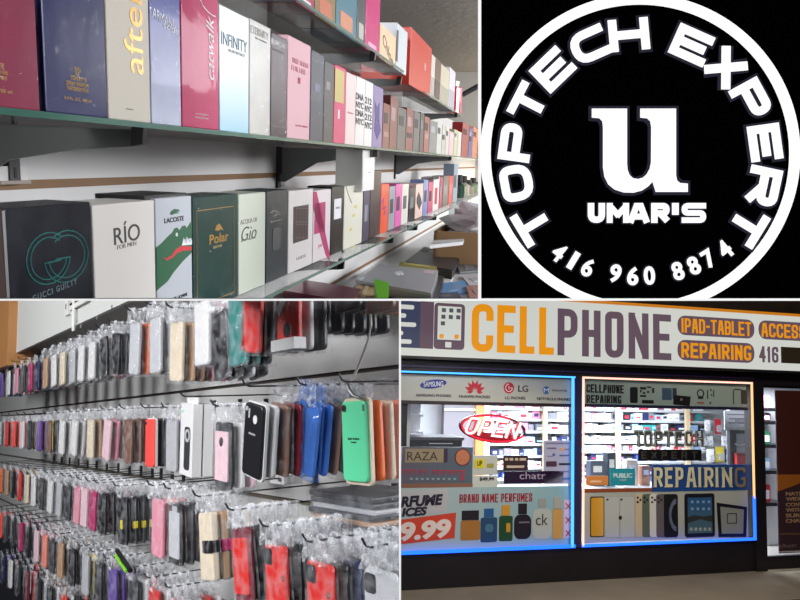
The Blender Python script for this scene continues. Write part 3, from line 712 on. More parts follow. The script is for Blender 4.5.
# ================================================================== inside of the shop seen through its windows
IN = BR
YB2 = YF+3.0
ORD = ['first','second','third','fourth','fifth','sixth','seventh','eighth','ninth','tenth','eleventh','twelfth','thirteenth','fourteenth','fifteenth','sixteenth','seventeenth','eighteenth','nineteenth','twentieth','twenty first','twenty second','twenty third','twenty fourth','twenty fifth','twenty sixth','twenty seventh','twenty eighth','twenty ninth','thirtieth']
inwhite = mat('inside_white', (226,230,232), .6, .3)
xi0, xi1 = fp(398,450,YB2)[0]-.7, fp(900,450,YB2)[0]
zc_ = fp(600,380,YB2)[1]
struct(BR, 'wall_back', MB().box(xi0, xi1, YB2+.3, YB2+.4, zground, zc_), mat('inside_wall', (186,190,192), .7))
struct(BR, 'ceiling', MB().box(xi0, xi1, YF+.3, YB2+.4, zc_, zc_+.1), inwhite)
struct(BR, 'floor_2', MB().box(xi0, xi1, YF+.3, YB2+.4, zground-.05, zground+.01), mat('inside_floor', (150,146,140), .5))
struct(BR, 'wall_left', MB().box(xi0-.1, xi0, YF+.3, YB2+.4, zground, zc_), mat('inside_wall', (186,190,192), .7))
# window ledge board that carries the small cards
struct(BR, 'trim_5', MB().box(fp(400,487)[0], fp(750,487)[0], YF+.08, YF+.5, fp(660,489)[1]-.03, fp(660,489)[1]), inwhite)
def board_at(px0, px1, py, y, depth, nm_label, name='wall_shelf', m=None):
    x0, z = fp(px0, py, y); x1, _ = fp(px1, py, y); z = fp((px0+px1)/2, py, y)[1]
    t_ = thing(BR, name, ((x0+x1)/2, y, z), nm_label, 'shelf', 'white shelves inside the shop')
    part(t_, 'board', MB().box(-(x1-x0)/2, (x1-x0)/2, 0, depth, -.03, 0), m or inwhite)
    part(t_, 'price_rail', MB().box(-(x1-x0)/2, (x1-x0)/2, -.008, 0, -.035, .0), mat('rail_grey', (176,182,186), .4), 'grey price rail')
    n = max(2, int((x1-x0)/.8))
    for i in range(n):
        xx = -(x1-x0)/2+(i+.5)*(x1-x0)/n
        part(t_, 'bracket', MB().prism_x([(.02,-.03),(depth,-.03),(depth,-.12)], xx-.01, xx+.01), mat('rail_dark', (70,72,78), .5))
    return z
PAL = {'white': (230,232,234), 'pale blue': (150,180,214), 'pink': (226,130,160), 'grey': (120,124,132), 'black': (30,30,36), 'red': (196,40,60), 'teal': (40,140,140), 'navy': (34,44,90), 'brown': (120,80,70), 'yellow': (214,196,60), 'blue': (60,90,190), 'green': (50,120,80), 'cream': (226,214,190)}
PROTO = {}
def goods(px0, px1, py, y, hpx, where, cols, gap=.0, wmin=.05, wmax=.16, tag_='boxes on the shop shelves'):
    x0, z = fp(px0, py, y); x1, _ = fp(px1, py, y); sc = fp(px0, py-hpx, y)[1]-z; x = x0; k = 0
    z = fp((px0+px1)/2, py, y)[1]
    while x < x1-.04:
        w = random.uniform(wmin, wmax); h = sc*random.uniform(.65, 1.0); c = random.choice(cols)
        if random.random() < .1: x += w*.4; continue
        me = MB().rrect(-w/2, w/2, 0, h, 0, .12, .004, 1)
        t_ = solo(BR, 'product_box', (x+w/2, y+.03, z), me, mat('goods_'+c.replace(' ','_'), PAL[c], .45, .4), f'{c} box, {ORD[min(k,29)]} along {where}', 'box', tag_)
        w2, h2 = w*random.uniform(.4,.75), h*random.uniform(.2,.5); zz = h*random.uniform(.2,.4)
        c2 = random.choice(['grey','pink','pale blue','white','white','navy','red','pale blue'])
        part(t_, 'label_print', MB().box(-w2/2, w2/2, -.003, 0, zz, zz+h2), mat('goods_'+c2.replace(' ','_'), PAL[c2], .45, .4))
        x += w+.012+gap*random.random(); k += 1
WH = ['white']*9+['pink','grey','pale blue','cream','red']
MX = ['white','white','white','white','pink','grey','black','red','teal','pale blue','brown','navy']
DK = ['black','grey','navy','white','white','white','pale blue','blue','grey','cream']
for py_, h_, c_, w_ in ((408.5,6,WH,'the top wall shelf'), (419,8.5,WH,'the second wall shelf'), (431,8.5,WH,'the third wall shelf'), (443.5,8,MX,'the fourth wall shelf'), (455.5,7.5,DK,'the fifth wall shelf'), (467,7.5,DK,'the sixth wall shelf'), (478,6.5,DK,'the bottom wall shelf')):
    board_at(490, 582, py_, YB2, .26, f'white wall shelf behind the perfume window, {w_[4:]}')
    goods(492, 574, py_, YB2, h_, w_+' behind the perfume window', c_)
for py_, h_, c_, w_ in ((410,6,WH,'the top wall shelf'), (420.5,8,MX,'the second wall shelf'), (430.8,7,MX,'the third wall shelf'), (441.5,6,WH,'the fourth wall shelf'), (451,6,WH,'the fifth wall shelf'), (461.5,7.5,DK,'the sixth wall shelf'), (472,7,DK,'the seventh wall shelf'), (482,6,DK,'the bottom wall shelf')):
    board_at(583, 712, py_, YB2, .26, f'white wall shelf behind the phone window, {w_[4:]}')
    goods(584, 705, py_, YB2, h_, w_+' behind the phone window', c_)
# posts of the shelving
for (a, b_, t0, t1, m_, lb) in ((544,547.5,407,441,(196,180,140),'cream post between the perfume window shelves'), (616.8,620.8,408,466,(206,190,156),'cream post between the phone window shelves, nearer the pink strip'), (686.5,690.5,408,463,(196,178,142),'cream post beside the hanging red goods')):
    x0_, x1_, z0_, z1_ = seen_rect(a, t0, b_, t1, YB2-.1)
    t_ = thing(BR, 'shelf_post', ((x0_+x1_)/2, YB2-.1, zground+.01), lb, 'post')
    part(t_, 'upright', MB().box(-(x1_-x0_)/2, (x1_-x0_)/2, 0, .05, 0, zc_-zground-.02), mat('post_cream', m_, .5)); part(t_, 'foot', MB().box(-.05, .05, -.03, .08, 0, .03), mat('post_foot', (120,110,90), .5))
# left end: side shelf, grey board, orange and white columns, black cabinet
x0_, x1_, z0_, z1_ = seen_rect(441.5, 405, 475, 437, YB2)
struct(BR, 'wall_partition', MB().box(x0_, x1_, YB2-.1, YB2, zground, zc_), mat('inside_greywall', (110,108,112), .7)); 
struct(BR, 'trim_6', MB().box(x0_, x1_, YB2-.13, YB2-.1, fp(455,408.6,YB2-.1)[1]-.03, fp(455,408.6,YB2-.1)[1]), inwhite)
for a, b_, m_, lb, nm in ((475.5,483.5,(196,122,70),'orange brown column behind the red neon sign','column'), (484,489.5,(232,224,206),'white column right behind the neon sign','column')):
    x0_, x1_, z0_, z1_ = seen_rect(a, 405, b_, 487, YB2-.15); struct(BR, 'trim_7' if a < 480 else 'trim_8', MB().box(x0_, x1_, YB2-.15, YB2+.2, zground, zc_), mat('inside_column', m_, .6))
xs = xi0+.0
for i, (pya, pyb) in enumerate(((414,418),(431,428))):
    pa = BR.at_y(409, pya, YF+1.2); pb = BR.at_y(438, pyb, YB2-.1)
    za = (pa.z+pb.z)/2
    t_ = thing(BR, 'side_shelf', (pa.x-.25, YF+1.2, pa.z), ('upper' if i == 0 else 'lower')+' white side shelf at the far end of the perfume window', 'shelf', 'side shelves in the perfume window')
    part(t_, 'board', MB().box(0, .42, 0, 1.8, -.03, 0), inwhite); part(t_, 'price_rail', MB().box(.42, .43, 0, 1.8, -.035, 0), mat('rail_grey', (176,182,186), .4), 'grey price rail')
    cs = ['white','white','pale blue','white','pink','white','pink','brown','red']
    for k in range(9):
        w = .16; h = .3 if k % 3 else .36; c = cs[(k*2+i*3) % 9]
        b2 = solo(BR, 'product_box', (pa.x+.02, YF+1.25+k*.19, pa.z), MB().rrect(-.02, .14, 0, h, 0, .15, .004, 1), mat('goods_'+c.replace(' ','_'), PAL[c], .45, .4), f'{c} carton, {ORD[k]} along the {"upper" if i == 0 else "lower"} side shelf', 'box', 'boxes on the side shelves')
        part(b2, 'label_print', MB().box(.14, .143, .04, .11, h*.3, h*.6), mat('goods_'+('pink' if k % 2 else 'grey'), PAL['pink' if k % 2 else 'grey'], .45, .4))
x0_, x1_, z0_, z1_ = seen_rect(409, 437, 462, 449, YF+.55)
t_ = thing(BR, 'counter_cabinet', ((x0_+x1_)/2, YF+.55, z0_-.5), 'black cabinet with a metal strip standing behind the dark blue grey poster', 'cabinet')
hw_, hh_ = (x1_-x0_)/2, z1_-z0_
part(t_, 'body', MB().rrect(-hw_, hw_, 0, .5+hh_, 0, .4, .02, 2), mat('cabinet_black', (26,26,30), .3, .5)); part(t_, 'top', MB().box(-hw_-.01, hw_+.02, -.02, .42, .5+hh_-.035, .5+hh_), mat('cabinet_top', (70,72,80), .3, .5))
part(t_, 'metal_strip', MB().box(-.08, .2, -.012, 0, .5+hh_*.42, .5+hh_*.5), mat('cabinet_metal', (160,160,165), .3, .6))
# small things standing on the sill of the phone window
for a, b_, t0, t1, m_, lb in ((586,600,460,475.5,(84,96,116),'dark grey gadget box above the orange card'), (603,611,452,468,(60,70,84),'slate box behind the cards'), (622,633,459,468,(214,206,196),'cream box behind the teal sign'), (637,645,465,476,(176,130,104),'tan box beside the teal sign')):
    x0_, x1_, z0_, z1_ = seen_rect(a, t0, b_, t1, YF+.4); base = fp(660,489)[1]
    t_ = thing(BR, 'gadget_box', ((x0_+x1_)/2, YF+.3, base), lb, 'box'); w_ = x1_-x0_; h_ = z1_-base
    part(t_, 'carton', MB().rrect(-w_/2, w_/2, 0, h_, 0, .1, .008, 2), mat('gadget_'+str(a), m_, .5)); part(t_, 'label_print', MB().box(-w_*.3, w_*.3, -.003, 0, h_*.55, h_*.8), mat('goods_white', PAL['white'], .45, .4))
# right end of the phone window: hanging goods, notice, dark door frame
for i, (a, b_, t0, t1, c, lb) in enumerate(((715,721,419,434,'red','red blister pack hanging above the others'), (706,713,436,446,'white','white blister pack left of the crowd near the door'), (716,724,447,462,'yellow','yellow green blister pack hanging lowest near the door'), (725,729.5,449,462,'navy','blue blister pack beside the yellow one'), (705,710,420,431,'white','white pack hanging high near the cream post'), (700,706,432,447,'grey','grey pack hanging beside the cream post'), (707,714,449,462,'white','white pack hanging low left of the yellow one'), (722,728,436,446,'white','white pack hanging below the notice'))):
    x0_, x1_, z0_, z1_ = seen_rect(a, t0, b_, t1, YB2-.2-.02*i)
    t_ = thing(BR, 'blister_pack', ((x0_+x1_)/2, YB2-.2-.02*i, z0_), lb, 'package', None); w_, h_ = x1_-x0_, z1_-z0_
    part(t_, 'backing_card', MB().rrect(-w_/2, w_/2, 0, h_, 0, .01, .01, 2), mat('goods_'+c, PAL[c], .45, .4)); part(t_, 'bubble', MB().rrect(-w_*.32, w_*.32, h_*.12, h_*.6, -.05, 0, .02, 3, bev=.01), clear_mat('bubble', (200,205,210), .4, .1, .1, bump=0))
    part(t_, 'hook', MB().tube([(0,.0,h_-.02),(0,.18,h_-.02)], .004), mat('rail_dark', (70,72,78), .5))
p = Pad('wall_notice', 724.5, 411, 748, 430, YF+1.4, 'grey notice with lines of fine print near the amber strip', 'notice'); p.base('sheet', mat('notice_grey', (150,154,156), .6))
g = MB()
for i, (a, b_) in enumerate(((727,746),(729,745),(728,744))): r = p.rect(a, 414+i*4.2, b_, 415+i*4.2); g.box(r[0], r[1], -.004, 0, r[2], r[3])
part(p.t, 'print_lines', g, mat('ink_grey', (78,74,84), .5), kind=None)
x0_, x1_, z0_, z1_ = seen_rect(730, 430, 736.5, 464, YF+1.5)
struct(BR, 'door_2', MB().box(x0_, x1_, YF+1.5, YF+1.56, zground, z1_).box(x0_, x1_+.45, YF+1.5, YF+1.56, z1_-.05, z1_), mat('doorframe_black', (24,26,30), .4))
struct(BR, 'wall_right', MB().box(x1_, x1_+.6, YF+1.62, YF+1.7, zground, zc_), mat('inside_wallgrey', (128,132,136), .7))
x0_, x1_, z0_, z1_ = seen_rect(737, 454, 746, 464, YF+1.45)
t_ = thing(BR, 'waste_bin', ((x0_+x1_)/2, YF+1.45, z0_-.5), 'dark red box low beside the inner door frame', 'box'); part(t_, 'body', MB().rrect(-(x1_-x0_)/2, (x1_-x0_)/2, 0, z1_-z0_+.5, 0, .1, .01, 2), mat('bin_red', (140,30,34), .5)); part(t_, 'lid', MB().box(-(x1_-x0_)/2-.01, (x1_-x0_)/2+.01, -.01, .11, z1_-z0_+.48, z1_-z0_+.51), mat('bin_lid', (90,22,28), .5))
# behind the door glass: display shelves at the far side of the door
for i, (pa, c, lb, ty) in enumerate(((408.5,'pink','pinkish grey basket on the top shelf behind the door glass',391), (421.5,'brown','brown jar on the second shelf behind the door glass',410), (445,'green','green bag on the third shelf behind the door glass',426), (471,'pale blue','blue framed picture on the shelf behind the door glass',453), (503,'red','red and white packet on the low shelf behind the door glass',478))):
    y = YF+.75; x0_, x1_, z0_, z1_ = seen_rect(763, ty, 790, pa, y)
    tt_ = thing(BR, 'door_shelf', ((x0_+x1_)/2, y, z0_), f'dark glass shelf behind the door, {ORD[i]} from the top', 'shelf', 'shelves behind the door glass')
    part(tt_, 'board', MB().box(-(x1_-x0_)/2-.2, (x1_-x0_)/2, 0, .3, -.03, 0), mat('doorshelf', (30,32,36), .3)); part(tt_, 'front_lip', MB().box(-(x1_-x0_)/2-.2, (x1_-x0_)/2, -.01, 0, -.04, .005), mat('doorshelf_lip', (16,18,22), .3))
    xa, xb = fp(765.5, pa, y)[0], fp(774, pa, y)[0]; w_ = xb-xa; h_ = (z1_-z0_)*.72
    q = thing(BR, 'shelf_goods', ((xa+xb)/2, y+.05, z0_), lb, 'goods')
    part(q, 'body', MB().rrect(-w_/2, w_/2, 0, h_, 0, .1, .03, 3, bev=.01), mat('goods_'+c.replace(' ','_'), PAL[c], .45, .4)); part(q, 'front_print', MB().rrect(-w_*.3, w_*.3, h_*.2, h_*.7, -.004, 0, .01, 2), mat('goods_white', PAL['white'], .45, .4))
x0_, x1_, z0_, z1_ = seen_rect(760, 388, 800, 557, YF+1.2)
struct(BR, 'wall_inner', MB().box(x0_, x1_+1.0, YF+1.15, YF+1.22, zground, zc_), inwhite)
# lamps of the shop
def BRm(x, y, z): return BR.M4 @ Matrix.Translation((x, y, z))
xa = fp(490,440,YF+1.6)[0]; xb = fp(650,440,YF+1.6)[0]; xc = fp(780,440,YF+.6)[0]
for x_, y_, p_, sx_ in ((xa, YF+1.7, 210, 1.8), (xb, YF+1.7, 250, 1.8), (xc, YF+.5, 40, .8), (xa-1.3, YF+1.5, 18, .6)):
    light('shop_lamp', BRm(x_, y_, zc_-.06), sx_, .5, p_, (236,242,255))
# street lamp lighting the facade and the pavement
light('street_lamp', BR.M4 @ aim((fp(600,450)[0]-.3, YF-3.2, 1.9), (fp(600,450)[0], YF, -.2)), 2.5, .4, 155, (255,236,212))
# ================================================================== perfume shelves (upper left)
TL = Frame((140, 750, 135), (.04, -.1875, 1), 'tl')
YE = -TL.x_for(540-1e-3, 0, 0) if False else .36     # distance from the eye to the shelf edge plane
YW = .60
def tlz(px, py, y): return TL.at_y(px, py, y).z
ZM = tlz(100, 117.5, YE)          # top of the middle glass shelf
ZL = tlz(360, 251.5, YE)          # lower glass shelf
ZT1 = tlz(360, 40, YE)            # top shelf, first pane
ZT2 = tlz(430, 94.5, YE)          # top shelf, second pane
wall_w = mat('slatwall_white', (206,206,204), .5, .3, var=.05, scale=4)
groove = mat('groove_brown', (128,98,70), .6, .3)
# the wall: panels between grooves
zg1 = tlz(120, 181, YW); zg2 = tlz(380, 256.5, YW)
gr = .0055
xa_, xb_ = .2, 8.2
for i, (z0, z1) in enumerate(((zg2-.6, zg2-gr), (zg2+gr, zg1-gr), (zg1+gr, zg1+.25), (zg1+.26, .27))):
    struct(TL, f'wall_left_panel_{i+1}', MB().box(xa_, xb_, YW, YW+.02, z0, z1), wall_w)
struct(TL, 'trim_10', MB().box(xa_, xb_, YW-.0006, YW+.03, zg1-gr, zg1+gr), groove)
struct(TL, 'trim_11', MB().box(xa_, xb_, YW-.0006, YW+.03, zg2-gr, zg2+gr), groove)
struct(TL, 'trim_12', MB().box(xa_, xb_, YW+.02, YW+.03, zg2-.6, .27), wall_w)
# ceiling and far wall
cl = mat('ceiling_stipple', (196,190,182), .9, .1, var=.12, scale=26, bump=.4)
zc2 = TL.at_x(470, 72, 7.2).z
struct(TL, 'ceiling_2', MB().box(.3, 7.3, -4.2, 3.5, zc2, zc2+.05), cl)
struct(TL, 'wall_far', MB().box(7.2, 7.25, -2.2, 3.5, -2.2, zc2), mat('far_wall', (150,150,148), .8))
# glass shelves
gl = clear_mat('shelf_glass', (120,138,132), .3, .06, var=.06, scale=6, bump=0)
ge = mat('glass_edge', (30,92,76), .25, .6); ged = mat('glass_edge_pale', (96,128,118), .2, .6)
def glass_shelf(x0, x1, z, d, label, brk, edge=ge, th=.005):
    t_ = thing(TL, 'glass_shelf', (x0, YE, z), label, 'shelf', None)
    part(t_, 'pane', MB().box(0, x1-x0, .001, d, -th, 0), gl); part(t_, 'front_edge', MB().box(0, x1-x0, 0, .0012, -th, 0), edge, 'dark green polished glass edge')
    return t_
def bracket(x, z, d, label, front=YE, th=.004, drop=.08):
    t_ = thing(TL, 'shelf_bracket', (x, front, z), label, 'bracket')
    pts = [(.008,-.001), (d,-.001), (d,-drop), (d-.02,-drop*1.0), (d*.6,-drop*.42), (d*.3,-drop*.26), (.012,-.016), (.004,-.010)]
    part(t_, 'arm', MB().prism_x(pts, -th/2, th/2), mat('bracket_grey', (104,108,106), .35, .5))
    part(t_, 'end_clip', MB().prism_x([(0,.006),(.012,.006),(.014,-.016),(.002,-.014)], -.004, .004), mat('bracket_clip', (34,34,36), .3, .6), 'dark clip gripping the glass edge')
    part(t_, 'wall_plate', MB().box(-.009, .009, d-.006, d, -drop-.02, .0), mat('bracket_plate', (30,30,32), .4), 'dark slotted wall plate')
d = YW-YE
xs0 = .12
glass_shelf(xs0, TL.x_for(479, YE, ZM)+3, ZM, d, 'long middle glass shelf carrying the tall perfume cartons', 1)
glass_shelf(xs0, TL.x_for(470, YE, ZL)+3, ZL, d, 'long lower glass shelf carrying the white and dark perfume cartons', 1, ged)
xt = TL.x_for(404, YE, ZT1); glass_shelf(.3, xt, ZT1, d*.9, 'upper glass shelf pane nearer the big cartons', 1, ged)
xt2 = TL.x_for(463.5, YE, ZT2); xt1 = TL.x_for(358, YW-.03, ZT2); glass_shelf(xt1, xt2, ZT2, d*.9, 'upper glass shelf pane ending under the pink bottle', 1, ged)
TLZ = -.006
bx = TL.x_for(145, YE, ZM)
for px_, z_, lb in ((146, ZM, 'big dark grey bracket under the middle shelf near the navy carton'), (379, ZM, 'grey bracket under the middle shelf by the violet carton'), (452, ZM, 'small far bracket under the middle shelf'),
                    (345, ZL, 'grey bracket under the lower shelf beside the magenta cross carton'), (394, ZL, 'grey bracket under the lower shelf below the orange carton'), (418, ZL, 'grey bracket under the lower shelf below the black and peach cartons'), (437, ZL, 'farthest bracket under the lower shelf'),
                    (376, ZT1, 'bracket under the near upper glass pane'), (402, ZT2, 'bracket holding the far upper glass pane'), (458, ZT2, 'bracket at the end of the far upper glass pane')):
    bracket(TL.x_for(px_, YE, z_), z_+TLZ, d, lb)
# slotted uprights on the wall
for px_, t0, t1, lb in ((3, 108, 172, 'dark slotted upright on the wall above the first lower carton'), (278, 140, 174, 'dark slotted upright behind the middle shelf'), (401, 150, 172, 'thin far slotted upright behind the middle shelf')):
    x_ = TL.x_for(px_, YW, ZM); t_ = thing(TL, 'slotted_upright', (x_, YW-.012, zg1+.003), lb, 'upright')
    part(t_, 'rail', MB().box(-.009, .009, 0, .012, 0, ZM-zg1-.01), mat('upright_black', (34,34,36), .4)); g = MB()
    for k in range(4): g.box(-.002, .002, -.0006, 0, .006+k*.02, .018+k*.02)
    part(t_, 'slot_row', g, mat('slot', (8,8,8), .6), kind='stuff')
x_ = TL.x_for(8, YW, zg1); t_ = thing(TL, 'wall_clip', (x_, YW-.01, zg1+.002), 'worn white clip on the wall groove at the picture edge', 'clip')
part(t_, 'plate', MB().rrect(-.03, .022, 0, .02, 0, .01, .002, 2), mat('clip_white', (214,212,208), .4, var=.2, scale=60)); part(t_, 'lip', MB().box(-.03, .022, -.004, 0, 0, .004), mat('clip_grey', (150,140,130), .5))

# ---- cartons
film = clear_mat('cellophane', (120,124,130), .05, .05, var=.05, scale=30, bump=.9)
def carton_mat(c, gloss=True): return mat('carton_%d_%d_%d' % tuple(c), c, .3 if gloss else .5, .3, coat=.0, bump=.05 if gloss else 0, scale=18)
NBOX = [0]
class Carton:
    def __init__(s, px0, px1, top, zs, y, color, label, depth=.05, wrap=False, side=None, m=None, name='perfume_box', gloss=True, group=None):
        pm = (top+TL.proj((TL.x_for((px0+px1)/2, y, zs), y, zs))[1])/2
        zm = zs+.06
        s.x0 = TL.x_for(px0, y, zm); s.x1 = TL.x_for(px1, y, zm); s.w = s.x1-s.x0-.0012; s.cx = (s.x0+s.x1)/2
        s.h = TL.z_for(top, s.cx, y)-zs; s.zs = zs; s.y = y
        s.t = thing(TL, name, (s.cx, y, zs+.0005), label, 'perfume box', group)
        w, h = s.w/2, s.h
        s.body = part(s.t, 'carton', MB().rrect(-w, w, 0, h, 0, depth, .0015, 2, bev=.0012), m or carton_mat(color, gloss))
        if wrap: part(s.t, 'wrap', MB().rrect(-w-.0006, w+.0006, -.0003, h+.0006, -.0013, depth+.0008, .002, 2, bev=.001), film, 'shiny clear wrap')
    def p(s, px, py): q = TL.at_y(px, py, s.y-.001); return q.x-s.cx, q.z-s.zs
    def rect(s, px0, py0, px1, py1):
        xm, ym = (px0+px1)/2, (py0+py1)/2
        return s.p(px0, ym)[0], s.p(px1, ym)[0], s.p(xm, py1)[1], s.p(xm, py0)[1]
    def patch(s, nm, a, b, c, d, m, lift=.0008, r=0, label=None):
        x0, x1, z0, z1 = s.rect(a, b, c, d)
        return part(s.t, nm, MB().rrect(x0, x1, z0, z1, -.0003-lift*.3, 0, r) if r else MB().box(x0, x1, -.0003-lift*.3, 0, z0, z1), m, label)
    def text(s, nm, st, a, b, c, d, m, bold=0, shear=0, rot=0, space=1, label=None):
        x0, x1, z0, z1 = s.rect(a, b, c, d)
        return part(s.t, nm, text_mesh(st, x0, x1, z0, z1, -.0005, 0, bold=bold, shear=shear, rot=rot, space=space), m, label)
    def poly(s, nm, pts, m, lift=.0008, label=None): return part(s.t, nm, MB().prism([s.p(*q) for q in pts], -.0003-lift*.3, 0), m, label)
    def line(s, nm, pts, w, m, lift=.001, closed=False, label=None): return part(s.t, nm, MB().stroke([s.p(*q) for q in pts], w, -.0003-lift*.3, 0, closed=closed), m, label)
gold = mat('foil_gold', (206,160,84), .3, .6, metal=.6); goldp = mat('print_gold', (206,170,110), .45); silver = mat('foil_silver', (190,190,190), .25, .6, metal=.6)
inkd = mat('print_dark', (70,68,66), .6); inkw = mat('print_white', (228,228,230), .6); inkg = mat('print_grey', (150,146,142), .6)
YB_ = YE+.012
# middle shelf, near to far
c = Carton(-34, 37, -22, ZM, YB_, (136,40,70), 'dusty maroon glossy carton at the near end of the middle shelf', wrap=True)
c.text('lettering', 'TTE', -2, 64, 5, 70, goldp); c.text('lettering', 'NATUREL', -2, 71.5, 9, 75, goldp); c.text('lettering', 'SPRAY', -2, 76.5, 8, 80.5, goldp); c.text('lettering', '100 ml', 0, 90, 13, 94, goldp)
c = Carton(42, 106, -22, ZM, YB_, (24,30,84), 'navy blue glossy carton with small gold lettering', wrap=True)
c.text('lettering', 'EAU', 75, 68, 81, 72, goldp); c.text('lettering', 'DE', 76, 73, 80, 76, goldp); c.text('lettering', 'TOILETTE', 71, 77.5, 87, 81.5, goldp); c.text('lettering', 'SPRAY PARFUM', 67, 83, 89, 87, goldp); c.text('lettering', 'VAPORISATEUR', 67.5, 88, 89, 92, goldp)
c.text('lettering', '3.4 FL. OZ. 100 ml', 65, 98.5, 92, 101.5, goldp)
c = Carton(106.5, 150, -20, ZM, YB_, (204,198,184), 'beige carton with tall gold lettering running upwards', gloss=False)
x0, x1, z0, z1 = c.rect(127, 2, 149, 84)
part(c.t, 'lettering', text_mesh('after', (x0+x1)/2-(z1-z0)*.62, (x0+x1)/2+(z1-z0)*.42, (z0+z1)/2-(x1-x0)*.42+.01, (z0+z1)/2+(x1-x0)*.42+.01, -.0005, 0, rot=math.pi/2), gold, 'tall gold lettering')
c.text('fine_print', 'eau de parfum', 127, 109, 134, 110.5, inkg)
c = Carton(150.5, 181, -16, ZM, YB_, None, 'blue to lilac carton with white lettering, beside the crimson carton', m=grad_mat('carton_bluefade', (190,196,216), (60,74,150), 'Z', .0, .13), wrap=True)
c.text('lettering', 'ARMANI', 153, 14, 174, 24, inkw, rot=-.1); c.text('lettering', 'code', 164, 24.5, 179, 32, inkw, shear=.3, rot=-.08)
cm = Carton(181.5, 219, -8, ZM, YB_, (186,22,74), 'shiny crimson carton with white script running upwards', m=mat('carton_crimson', (166,4,76), .45, .35, metal=.1, coat=.1, bump=.12, scale=14))
x0, x1, z0, z1 = cm.rect(204, 17, 217, 80)
part(cm.t, 'lettering', text_mesh('catwalk', (x0+x1)/2-(z1-z0)*.5, (x0+x1)/2+(z1-z0)*.5, (z0+z1)/2-(x1-x0)*.28, (z0+z1)/2+(x1-x0)*.28, -.0005, 0, shear=.35, rot=math.pi/2), inkw, 'white slanted lettering')
cm.text('fine_print', 'eau de parfum', 196, 114, 209, 116, inkw); cm.text('fine_print', 'natural spray', 196, 117.5, 209, 119.5, inkw)
cm.line('thin_swirl', [(201,0),(203,6),(208,12),(213,16),(216,17)], .001, inkw)
c = Carton(219.5, 249, 12, ZM, YB_, None, 'pale blue carton fading to white with thin blue capitals', m=grad_mat('carton_icefade', (150,196,214), (226,234,236), 'Z', .0, .09, coat=.1))
c.text('lettering', 'INFINITY', 222, 37, 247.5, 49, mat('print_steel', (60,92,110), .5)); c.text('fine_print', 'summer', 229, 52, 246, 55, inkg)
c = Carton(249.6, 270.4, 24, ZM, YB_, (196,196,190), 'silvery white wrapped carton left of the brown one', wrap=True); c.text('lettering', 'ETERNITY', 251.5, 29.5, 269, 37, inkg); c.text('fine_print', 'for women', 256, 39, 267, 41.5, inkg)
c = Carton(270.8, 287, 36, ZM, YB_, (62,46,58), 'dark plum brown carton with silver lettering', wrap=True); c.text('lettering', 'EUPHORIA', 272, 42, 286, 47, silver); c.text('fine_print', 'intense', 273.5, 50, 284.5, 53, inkg); c.text('fine_print', 'eau de', 274, 126, 285, 128, inkg)
c = Carton(287.4, 310, 41, ZM, YB_, (236,188,196), 'pale pink matt carton with tiny rose lettering', gloss=False); rose = mat('print_rose', (206,120,134), .6)
c.text('lettering', 'BRIT SHEER', 293, 61, 309, 66, rose); c.text('lettering', 'FOR HER', 292, 67.5, 306, 73, rose); c.patch('emblem', 298.5, 78, 300.8, 84, mat('print_red', (190,50,60), .6)); c.text('fine_print', 'eau de toilette', 296, 125, 308, 127.5, rose)
c = Carton(310.6, 323.4, 53, ZM, YB_, (44,56,80), 'narrow dark steel blue wrapped carton', wrap=True); c.text('fine_print', 'pour homme', 313, 62, 321.5, 64, silver); c.patch('emblem', 315, 84, 320, 92, mat('print_steelblue', (90,110,140), .4), r=.003)
c = Carton(323.8, 333.6, 63, ZM, YB_, (48,54,60), 'narrow charcoal carton left of the magenta one'); c.patch('emblem', 326.5, 82, 330.5, 90, inkg); c.text('fine_print', 'Black', 325.5, 125, 332, 128, inkg)
c = Carton(334, 345.2, 67, ZM, YB_, (206,34,104), 'magenta carton with olive yellow upper panel'); c.patch('upper_panel', 335.2, 70, 344.2, 103, mat('panel_olive', (186,168,76), .4), label='olive yellow panel'); c.patch('thin_mark', 338.2, 110, 340, 119, inkw)
c = Carton(345.6, 355.4, 74, ZM, YB_, (226,204,202), 'pale rose white carton beside the lettered white pair'); c.text('fine_print', 'femme', 348, 112, 353.5, 114, rose)
blkp = mat('print_black', (26,26,30), .6)
for a, b_, top, lb in ((355.8,364.4,78,'white carton covered in black lettering, nearer of the pair'), (364.8,372.4,82,'white carton with black number lettering, farther of the pair')):
    c = Carton(a, b_, top, ZM, YB_, (222,222,220), lb)
    for i, s in enumerate(('212','NYC','212','NYC') if a > 360 else ('DNA','NYC','DNA','NYC')):
        c.text('lettering', s, a+.4, top+16+i*8.2, b_-.4, top+22.5+i*8.2, blkp, bold=.03)
c = Carton(372.8, 382.4, 87, ZM, YB_, (126,112,164), 'violet carton with a dark flower shape'); c.poly('flower_print', [(375,101),(377.5,108),(380,103),(379.4,118),(381,131),(377.4,140),(374.6,131),(375.6,117)], mat('print_violet', (66,48,120), .5)); c.patch('flower_core', 376.6, 118, 378, 124, goldp)
